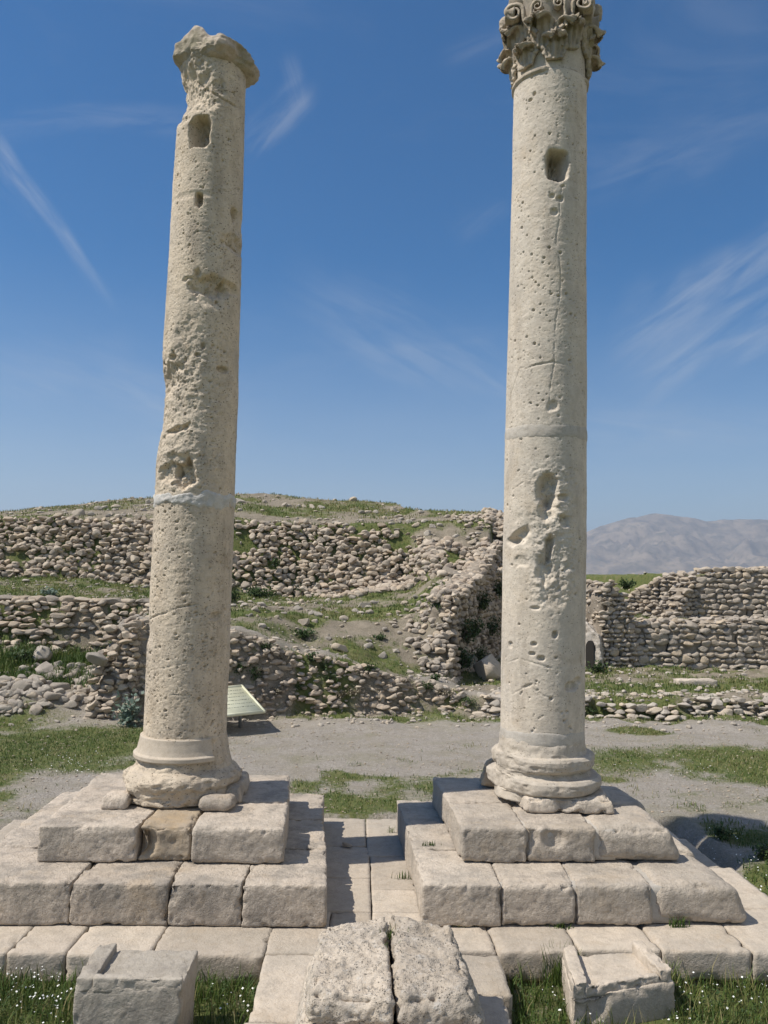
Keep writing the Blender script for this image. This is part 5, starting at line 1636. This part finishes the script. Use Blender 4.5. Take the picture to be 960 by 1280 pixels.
loose(565, 746, 22, 'flat stone capping the front corner of the hill', None, 'boulder', big=True)
G_T = 'stones on the hilltop'; L_T = 'small pale stone on the grassy hilltop above the rubble wall'
for px, py, w in [(355, 630, 8), (362, 631, 7), (372, 632, 8), (380, 632, 7), (390, 632, 10), (401, 633, 10), (330, 626, 8), (299, 625, 13), (452, 639, 9), (460, 639, 9), (470, 639, 9), (492, 636, 11), (527, 639, 8), (592, 645, 8), (441, 623, 10),
                  (72, 642, 13), (99, 639, 17), (114, 641, 11), (122, 634, 11), (131, 633, 9), (145, 632, 12), (136, 643, 9), (146, 644, 9), (154, 643, 8), (161, 642, 8), (172, 645, 11), (191, 639, 11), (184, 627, 8), (180, 636, 8),
                  (500, 648, 8), (512, 651, 9), (520, 655, 10), (530, 650, 9), (540, 657, 9), (550, 655, 8), (480, 646, 8), (535, 665, 10), (545, 672, 10), (555, 676, 11), (560, 683, 10), (575, 680, 11), (590, 676, 10), (600, 690, 9), (570, 668, 8), (585, 690, 9)]:
    loose(px, py, w, L_T, G_T)
G_P = 'stones of the loose pile'; L_P = 'pale stone of the loose heap on the grass at left'
for px, py, w in [(72, 829, 14), (100, 832, 16), (66, 845, 18), (30, 836, 15), (66, 868, 19), (46, 848, 15), (89, 843, 16), (26, 857, 24), (75, 856, 20), (47, 871, 12), (82, 867, 12), (44, 886, 18), (19, 879, 17), (81, 874, 14), (6, 883, 16), (112, 841, 20), (125, 877, 13), (111, 873, 12)]:
    loose(px, py, w * 1.08, L_P, G_P, sink=0.1)
for _ in range(170):
    px, py = random.uniform(-5, 122), random.uniform(830, 890)
    if py > 892 - px * 0.12 or py < 838 - (px > 40) * 6 + 0: continue
    loose(px, py, random.uniform(8, 17), L_P, G_P, sink=0.1)
loose(52, 822, 25, 'tall tan stone standing on the far edge of the loose heap at left', None, 'boulder', asp=(.9, 1.0), big=True, sink=-0.1)
loose(54, 837, 27, 'broad ochre stone leaning on top of the loose heap at left', None, 'boulder', big=True, sink=-0.1)
loose(137, 823, 26, 'rounded pale boulder in front of the broken wall stub at left', None, 'boulder', big=True, sink=-0.1, pos=(-4.45, 14.40, 0.95), size=0.19)
G_G = 'stones scattered at the edge of the gravel'; L_G = 'small pale stone scattered at the edge of the gravel below the bank'
for px, py, w in [(397, 882, 10), (407, 884, 6), (439, 894, 6), (346, 868, 6), (363, 872, 6), (425, 884, 6), (330, 880, 5), (300, 870, 6), (455, 890, 5), (510, 903, 4), (560, 897, 5), (590, 895, 6), (120, 905, 6), (95, 912, 5), (60, 920, 7), (15, 905, 8), (70, 900, 5), (150, 895, 6), (820, 905, 5), (880, 900, 6), (930, 896, 7), (760, 890, 6), (850, 912, 4), (925, 912, 5)]:
    loose(px, py, w, L_G, G_G)
for px, py, w in [(40, 972, 5), (56, 985, 4), (75, 1000, 4), (18, 1030, 5), (110, 962, 3), (585, 944, 3), (600, 930, 3), (520, 950, 3), (450, 930, 3), (860, 985, 4), (905, 1003, 4)]:
    loose(px, py, w, 'tiny pale pebble on the open gravel ground around the pedestals', 'pebbles on the gravel', 'pebble')
p = onz(140, 1002, 0.59); loose(0, 0, 0, 'small white chip lying on the upper step of the left pedestal', None, 'stone_chip', pos=(p[0], p[1], 0.585), size=0.022)
p = onz(433, 1058, 0.01); o = loose(0, 0, 0, 'dark flat stone lying in shade on the pavement between the pedestals', None, 'flat_stone', asp=(0.6, 0.25), pos=(p[0], p[1], 0.02), size=0.06)

# ------------------------------------------------------------------ information board
bt_r = np.array(ony(302, 857, 14.75)); bb_r = np.array(ony(330, 888.5, 13.55))
vdir = bt_r - bb_r; hgt = np.linalg.norm(vdir); vdir /= hgt
udir = np.array([-1.0, -0.16, 0.0]); udir -= vdir * (udir @ vdir); udir /= np.linalg.norm(udir)
wid = 1.25
nrm = np.cross(vdir, udir); nrm /= np.linalg.norm(nrm)
if nrm[2] < 0: nrm = -nrm
bc = bb_r + udir * wid / 2
gz_ = hz(bc[0], bc[1] + .4)
board = empty('information_board', (bc[0], bc[1] + .4, gz_), 'low slanted cream information board with lines of small text behind the left column', 'sign')
mb, nt, b = newmat('cream_enamel'); n = NT(nt)
nt.links.new(n.mix(n.rng(n.noise(5, 5), .3, .7), (0.62, 0.61, 0.44), (0.70, 0.69, 0.52)), b.inputs['Base Color']); b.inputs['Roughness'].default_value = 0.5
mtx, _, b2 = newmat('board_lettering'); b2.inputs['Base Color'].default_value = (0.16, 0.17, 0.12, 1)
mst, _, b3 = newmat('grey_steel'); b3.inputs['Base Color'].default_value = (0.28, 0.28, 0.27, 1); b3.inputs['Metallic'].default_value = 0.6; b3.inputs['Roughness'].default_value = 0.5


def slabbox(u0, u1, v0, v1, h0, h1):
    P = [bb_r + udir * u + vdir * v + nrm * h for h in (h0, h1) for u, v in ((u0, v0), (u1, v0), (u1, v1), (u0, v1))]
    return np.array(P), np.array([(3, 2, 1, 0), (4, 5, 6, 7), (0, 1, 5, 4), (1, 2, 6, 5), (2, 3, 7, 6), (3, 0, 4, 7)])


def joinb(lst):
    V, Q, o_ = [], [], 0
    for v, q in lst: V.append(v); Q.append(q + o_); o_ += len(v)
    return np.vstack(V), np.vstack(Q)


def bput(name, VQ, mat):
    return put(name, quad_mesh(name, VQ[0] - np.array(board.location), VQ[1], smooth=False), mat, board)


bput('panel', slabbox(0.0, wid, 0.0, hgt, -0.03, 0.0), mb)
bput('frame', joinb([slabbox(-.02, 0.012, -.02, hgt + .02, -.035, .012), slabbox(wid - .012, wid + .02, -.02, hgt + .02, -.035, .012), slabbox(.012, wid - .012, -.02, 0.012, -.035, .012), slabbox(.012, wid - .012, hgt - 0.06, hgt + .02, -.035, .014)]), mb)
marks = []
r = np.random.default_rng(77)
nl = 6
for i in range(nl):
    v = hgt * (0.83 - 0.125 * i)
    u = 0.07
    while u < wid - 0.08:
        w = r.uniform(0.012, 0.05)
        marks.append(slabbox(u, u + w, v + r.uniform(-.004, .002), v + r.uniform(.012, .028), 0.0005, 0.0016))
        u += w + r.uniform(0.006, 0.016)
bput('lettering', joinb(marks), mtx)
for u in (0.18, wid - 0.18):
    pt_ = bb_r + udir * u + vdir * hgt * 0.55 - nrm * 0.035
    g_ = hz(pt_[0], pt_[1])
    V = np.array([(pt_[0] + a, pt_[1] + c_, z) for z in (g_ - .1, pt_[2]) for a, c_ in ((-.025, -.025), (.025, -.025), (.025, .025), (-.025, .025))])
    bput('post', (V, np.array([(3, 2, 1, 0), (4, 5, 6, 7), (0, 1, 5, 4), (1, 2, 6, 5), (2, 3, 7, 6), (3, 0, 4, 7)])), mst)

# ------------------------------------------------------------------ plants
def blades(P, hgt_, wid_, r, lean=0.5, tint=None):
    n_ = len(P)
    az = r.uniform(0, 6.283, n_); fa = az + r.uniform(0.8, 2.2, n_)
    ln = hgt_ * lean * r.uniform(0.2, 1.2, n_)
    dx, dy = np.cos(az) * ln, np.sin(az) * ln
    wx, wy = np.cos(fa) * wid_ / 2, np.sin(fa) * wid_ / 2
    V = np.zeros((n_, 6, 3))
    V[:, 0] = P + np.stack([-wx, -wy, -0.01 + 0 * wx], 1); V[:, 1] = P + np.stack([wx, wy, -0.01 + 0 * wx], 1)
    mp = P + np.stack([dx * 0.35, dy * 0.35, hgt_ * 0.6], 1)
    V[:, 2] = mp + np.stack([wx, wy, 0 * wx], 1) * 0.8; V[:, 3] = mp - np.stack([wx, wy, 0 * wx], 1) * 0.8
    tp = P + np.stack([dx, dy, hgt_], 1)
    V[:, 4] = tp + np.stack([wx, wy, 0 * wx], 1) * 0.15; V[:, 5] = tp - np.stack([wx, wy, 0 * wx], 1) * 0.15
    b_ = np.arange(n_)[:, None] * 6
    Q = np.concatenate([b_ + np.array([0, 1, 2, 3]), b_ + np.array([3, 2, 4, 5])], 0)
    T = np.repeat((r.uniform(0, 1, n_) ** 1.3 if tint is None else tint)[:, None], 6, 1)
    return V.reshape(-1, 3), Q, T.ravel()


def under_stone(x, y):
    a = (y > 5.74) & (y < 9.0) & (np.abs(x) < 3.42) & ~((x < -0.33) & (y > 8.75)) & ~((x > 3.3) & (y > 6.65)) & ~((x > 0.6) & (y > 8.72))
    b_ = (np.abs(x - 0.17) < 0.80) & (y < 5.85) & ~((x > 0.83) & (y < 4.6)) & ~(x < -0.63)
    c_ = (x > tb[0][0] - .03) & (x < tb[1][0] + .01) & (y > tb[0][1] - .03) & (y < tb[2][1] + 0.03)
    d_ = (x > tr_np[:, 0].min() + .03) & (x < tr_np[:, 0].max() - 0.05) & (y > tr_np[:, 1].min() + .03) & (y < tr_np[:, 1].max())
    return a | b_ | c_ | d_


def scatter(n_, x0, x1, y0, y1, thr, pw, r):
    x = r.uniform(x0, x1, n_); y = r.uniform(y0, y1, n_)
    g = grass_mask(x, y) + 0.25 * fbm(np.stack([x, y, 0 * x], 1), 6, 3, 77)
    k = (g > thr) & (r.uniform(0, 1, n_) < np.clip(g, 0, 1) ** pw) & ~under_stone(x, y)
    x, y = x[k], y[k]
    return np.stack([x, y, height(x, y)], 1), g[k]


gV, gQ, gT, off = [], [], [], 0
r = np.random.default_rng(99)


def add_grass(P, h, w, lean=0.6, tb_=0.0):
    global off
    if len(P) == 0: return
    hh = h * r.uniform(0.5, 1.3, len(P)); ww = w * r.uniform(0.7, 1.3, len(P))
    patch = fbm(P * np.array([1, 1, 0]), 1.1, 3, 55)
    tint = np.clip(r.uniform(0, 0.75, len(P)) + 0.55 * patch + tb_, 0, 1)
    V, Q, T = blades(P, hh, ww, r, lean, tint)
    gV.append(V); gQ.append(Q + off); gT.append(T); off += len(V)


P, g = scatter(42000, -3.6, 3.9, 3.9, 5.9, 0.25, 1.0, r); add_grass(P, 0.07, 0.006, 0.8)
P, g = scatter(9000, -3.6, 3.9, 3.9, 5.9, 0.45, 1.0, r); add_grass(P, 0.13, 0.007, 0.7)
P, g = scatter(16000, 3.2, 6.5, 5.9, 9.5, 0.4, 1.5, r); add_grass(P, 0.05, 0.007, 0.9)
P, g = scatter(110000, -8.5, 8.5, 8.9, 14.6, 0.42, 2.0, r); add_grass(P, 0.035, 0.008, 1.1)
P, g = scatter(34000, -10, 9, 14.4, 18.5, 0.45, 1.5, r); add_grass(P, 0.06, 0.013, 0.9)
P, g = scatter(12000, -10, -4.3, 14.8, 18.0, 0.5, 1.0, r); add_grass(P, 0.17, 0.018, 0.6, -0.2)
P, g = scatter(60000, -14, 9, 18.5, 25, 0.38, 1.3, r); add_grass(P, 0.06, 0.018, 1.0, 0.12)
P, g = scatter(40000, -15, 6, 25, 34, 0.35, 1.0, r); add_grass(P, 0.07, 0.022, 1.0, 0.3)
P, g = scatter(4200, -3.6, 3.9, 3.9, 5.9, 0.35, 1.0, r); add_grass(P, 0.15, 0.005, 0.6, 0.7)
P, g = scatter(7000, -8.5, 8.5, 8.9, 14.6, 0.35, 1.5, r); add_grass(P, 0.06, 0.007, 0.9, 0.6)
# tufts in the joints and along the stones
for px, py, z, n_, h in [(536, 1057, .30, 40, .03), (505, 1098, 0.0, 26, .05), (488, 1040, 0, 14, .05), (487, 1172, .45, 26, .06), (488, 1190, .44, 12, .05), (690, 1170, -.2, 160, .34), (808, 1170, -.2, 150, .26), (848, 1160, .0, 50, .07), (580, 1158, 0, 40, .03), (700, 1160, 0, 40, .03),
                          (760, 1245, -.2, 200, .16), (830, 1235, -.2, 160, .14), (700, 1230, -.2, 140, .2), (245, 1255, -.2, 100, .12), (190, 1275, -.22, 90, .12), (120, 1280, -.22, 80, .1), (780, 1262, -.2, 160, .14), (725, 1250, -.17, 220, .16), (770, 1250, -.17, 220, .15), (810, 1245, -.17, 160, .15), (870, 1205, -.17, 90, .10), (920, 1210, -.17, 90, .09), (640, 1215, -.17, 70, .12), (20, 1200, -.17, 60, .12), (65, 1205, -.17, 60, .10), (280, 1215, -.17, 90, .12)]:
    c_ = onz(px, py, z)
    PP = np.stack([c_[0] + r.normal(0, 0.05 if h > .1 else .035, n_), c_[1] + r.normal(0, 0.04 if z < 0 else .012, n_), np.full(n_, z)], 1)
    add_grass(PP, h, 0.006, 0.6, -0.2)
go = put('grass', quad_mesh('grass', np.vstack(gV), np.vstack(gQ), attrs={'tint': ('FLOAT', np.concatenate(gT))}), M_GRASS)
tag(go, 'short green and dry grass growing on the ground, the hill and between the stones', 'grass', kind='stuff')


# low broad leaves of weeds and small white flowers
def leafset(P, size, r, tilt=0.7):
    n_ = len(P)
    a = r.uniform(0, 6.283, n_); t = r.uniform(-tilt, tilt, n_)
    u = np.stack([np.cos(a) * np.cos(t), np.sin(a) * np.cos(t), np.sin(t)], 1)
    w = np.stack([-np.sin(a), np.cos(a), r.uniform(-.5, .5, n_)], 1)
    s = size * r.uniform(0.6, 1.3, n_)[:, None]
    V = np.stack([P, P + u * s * .5 + w * s * .28, P + u * s, P + u * s * .5 - w * s * .28], 1).reshape(-1, 3)
    return V, np.arange(n_)[:, None] * 4 + np.array([0, 1, 2, 3]), np.repeat(r.uniform(0, 1, n_), 4)


P1, g = scatter(26000, -3.6, 3.9, 4.0, 5.9, 0.42, 1.2, r)
P2, g = scatter(6000, 3.2, 5.2, 5.6, 8.5, 0.45, 1.5, r)
P = np.vstack([P1, P2]); P[:, 2] += r.uniform(0.0, 0.05, len(P))
V, Q, T = leafset(P, 0.024, r)
wo = put('weeds', quad_mesh('weeds', V, Q, attrs={'tint': ('FLOAT', T)}), M_WEED)
tag(wo, 'low dark green broad-leaved weeds in the foreground grass', 'weeds', kind='stuff')

fp = []
for cx, cy, sx, sy, n_ in [(35, 1225, 40, 18, 130), (60, 1265, 30, 12, 40), (800, 1255, 50, 16, 150), (880, 1190, 55, 14, 70), (735, 1262, 25, 12, 50), (930, 1240, 40, 20, 60), (290, 1255, 20, 14, 22), (940, 1095, 26, 12, 110), (895, 1052, 20, 7, 40), (215, 930, 0.1, .1, 0), (860, 960, 40, 5, 40), (235, 1215, 8, 5, 4)]:
    for _ in range(int(n_ * 0.7)):
        q = onz(r.normal(cx, sx), r.normal(cy, sy), -0.13 if cy > 1150 else 0.05)
        if not under_stone(np.array([q[0]]), np.array([q[1]]))[0]: fp.append((q[0], q[1], float(height(np.array([q[0]]), np.array([q[1]]))[0]) + r.uniform(0.05, 0.11)))
for _ in range(70):
    q = hit(r.normal(90, 25), r.normal(960, 9))
    if q is not None: fp.append((q[0], q[1], q[2] + 0.05))
fp = np.array(fp)
n_ = len(fp)
a8 = np.arange(8) / 8 * 2 * math.pi
rad = r.uniform(0.004, 0.0095, n_)
nrm_ = np.stack([r.normal(0, .35, n_), r.normal(-.25, .35, n_), np.ones(n_)], 1); nrm_ /= np.linalg.norm(nrm_, axis=1, keepdims=True)
uu = np.cross(nrm_, [1, 0, 0.01]); uu /= np.linalg.norm(uu, axis=1, keepdims=True); vv = np.cross(nrm_, uu)
star = np.where(np.arange(8) % 2 == 0, 1.0, 0.62)
V = fp[:, None] + (uu[:, None] * (np.cos(a8) * star)[None, :, None] + vv[:, None] * (np.sin(a8) * star)[None, :, None]) * rad[:, None, None]
b_ = np.arange(n_)[:, None] * 8
Q = np.concatenate([b_ + np.array([0, 1, 2, 7]), b_ + np.array([7, 2, 3, 6]), b_ + np.array([6, 3, 4, 5])], 0)
fo = put('wildflowers', quad_mesh('wildflowers', V.reshape(-1, 3), Q, smooth=False), M_FLOWER)
tag(fo, 'small white wildflowers dotted through the foreground grass', 'flowers', kind='stuff')


def shrub(px, py, wpx, hpx, label, mat, leaf=0.05, n_=500, name='shrub', group=None, pos=None, upright=0.3):
    p = hit(px, py) if pos is None else np.array(pos)
    if p is None: return
    k = float((p - EYE) @ fw) / F
    rx, h = wpx * k / 2, hpx * k
    rr_ = np.random.default_rng(int(px * 7 + py))
    V_, Q_, T_, o_ = [], [], [], 0
    # leaves gather along leaning stems
    ns = 16
    pts = []
    stems = []
    for i in range(ns):
        az = rr_.uniform(0, 6.283); rd = rx * rr_.uniform(0.25, 1.0); hh = h * rr_.uniform(0.55, 1.05) * (1 - 0.45 * (rd / rx) ** 2)
        tip = np.array([math.cos(az) * rd, math.sin(az) * rd * 0.8, hh])
        m_ = n_ // ns
        t = rr_.uniform(0.15, 1, m_)[:, None]
        q = tip * np.concatenate([t, t, t ** 0.8], 1) + rr_.normal(0, 0.11 * max(rx, h), (m_, 3)) * np.array([1, 1, .6])
        q[:, 2] = np.maximum(q[:, 2], 0.01)
        pts.append(q); stems.append(tip)
    P_ = np.vstack(pts)
    V, Q, T = leafset(P_, leaf, rr_, 1.2)
    root = empty(name, tuple(p), label, 'plant', group)
    put('foliage', quad_mesh('foliage', V, Q, attrs={'tint': ('FLOAT', T)}), mat, root)
    SV, SQ, ST, so = [], [], [], 0
    base = np.zeros((ns, 3)); tips = np.array(stems)
    w = np.array([0.006, 0, 0])
    SV = np.stack([base - w, base + w, tips + w * .4, tips - w * .4], 1).reshape(-1, 3)
    SV2 = np.stack([base - w[[1, 0, 2]], base + w[[1, 0, 2]], tips + w[[1, 0, 2]] * .4, tips - w[[1, 0, 2]] * .4], 1).reshape(-1, 3)
    SV = np.vstack([SV, SV2]); SQ = np.arange(len(SV)).reshape(-1, 4)
    put('stems', quad_mesh('stems', SV, SQ, attrs={'tint': ('FLOAT', np.full(len(SV), .3))}), M_DRY, root)
    return root


shrub(578, 838, 48, 26, 'silvery grey-green thistle clump left of the big round boulder', M_SILVER, 0.07, 700)
shrub(166, 893, 40, 40, 'blue-grey spiky plant in the shade of the broken wall stub', M_SILVER, 0.09, 320, pos=(-3.75, 13.95, 0.02))
shrub(285, 752, 40, 16, 'dark green bush at the foot of the rubble wall, right beside the left column', M_WEED, 0.09, 500)
shrub(325, 747, 52, 15, 'wide dark green bush at the foot of the rubble wall, next to the left column', M_WEED, 0.09, 600)
shrub(372, 744, 22, 14, 'small round green bush at the foot of the rubble wall, midway between the columns', M_WEED, 0.08, 300)
shrub(490, 740, 26, 9, 'grey-green low plant at the right foot of the rubble wall', M_SILVER, 0.08, 260)
shrub(62, 745, 26, 12, 'grey-green low plant on the grassy shelf below the rubble wall at left', M_SILVER, 0.08, 260)
shrub(345, 690, 16, 12, 'green tuft growing out of the middle of the rubble wall', M_WEED, 0.09, 160, pos=(-2.45, 24.05, 2.75))
shrub(405, 838, 18, 12, 'dark green weed growing near the top of the bank below the path', M_WEED, 0.05, 240)
shrub(390, 828, 20, 14, 'dark bushy weed at the bank top just below the foot path', M_WEED, 0.05, 240)
shrub(410, 855, 24, 16, 'green weed growing low in the face of the bank', M_WEED, 0.05, 260)
shrub(298, 845, 26, 26, 'dark leafy weed on the bank directly above the information board', M_WEED, 0.05, 320)
shrub(320, 850, 26, 22, 'leafy weed on the bank right of the information board', M_WEED, 0.05, 280)
shrub(462, 842, 24, 16, 'dark round bush nestled in the bank below the path, left of the right column', M_WEED, 0.045, 400)
shrub(505, 858, 34, 10, 'grey dry scrub along the bank below the path', M_DRY, 0.05, 300)
shrub(555, 870, 34, 9, 'brown dry scrub at the low end of the bank', M_DRY, 0.05, 300)
for i, (px, py, w, h_) in enumerate([(440, 868, 30, 10), (530, 862, 26, 9), (425, 872, 24, 9), (585, 880, 26, 8), (350, 826, 26, 9), (330, 812, 22, 9), (485, 862, 22, 9), (545, 850, 20, 8), (345, 868, 24, 10), (375, 862, 22, 10)]):
    shrub(px, py, w, h_, 'low scrub plant growing among the stones of the bank below the foot path', (M_DRY, M_WEED)[i % 2], 0.045, 260, group='low scrub on the bank')
shrub(475, 800, 20, 9, 'green tuft on the grassy slope beside loose stones', M_WEED, 0.06, 180)
shrub(380, 798, 44, 12, 'bright green leafy patch on the slope above the foot path', M_WEED, 0.07, 420)
shrub(548, 765, 22, 16, 'green plant hanging at the corner of the hill', M_WEED, 0.07, 240)
shrub(590, 712, 18, 14, 'dark green plant on the ridge beside the right column', M_WEED, 0.08, 240)
shrub(580, 780, 26, 40, 'tall dark green plant against the shaded wall end', M_WEED, 0.08, 420, pos=(2.45, 18.9, 1.0))
for i, (x, y, z, w, h_) in enumerate([(2.75, 19.85, 1.1, 26, 30), (3.1, 20.9, 1.7, 24, 26), (3.5, 21.9, 1.0, 24, 30), (2.35, 18.75, 0.5, 20, 30), (2.95, 20.4, 0.4, 26, 26), (3.85, 22.9, 2.0, 20, 24)]):
    shrub(590 + i, 780, w, h_, 'dark leafy plant rooted in the shaded wall end at the corner of the hill', M_WEED, 0.08, 380, group='plants on the shaded wall end', pos=(x, y, z))
shrub(740, 895, 24, 12, 'low dark weed at the ledge just right of the right column', M_WEED, 0.05, 240)
shrub(40, 826, 60, 20, 'thick green grass tussock behind the loose stone heap', M_WEED, 0.08, 500)
shrub(745, 842, 30, 16, 'green plant clump below the tower stub with the arch', M_WEED, 0.08, 300)
shrub(796, 716, 26, 12, 'small dark bush on the skyline between the ruined walls', M_WEED, 0.10, 320, pos=(8.6, 26.6, 2.25))
shrub(905, 1085, 40, 26, 'dark green weed clump in the grass right of the right pedestal', M_WEED, 0.035, 500, pos=(3.75, 7.7, 0.0))
shrub(880, 1062, 30, 18, 'leafy weed with white flowers at the edge of the right pavement', M_WEED, 0.035, 400, pos=(3.62, 8.3, 0.0))
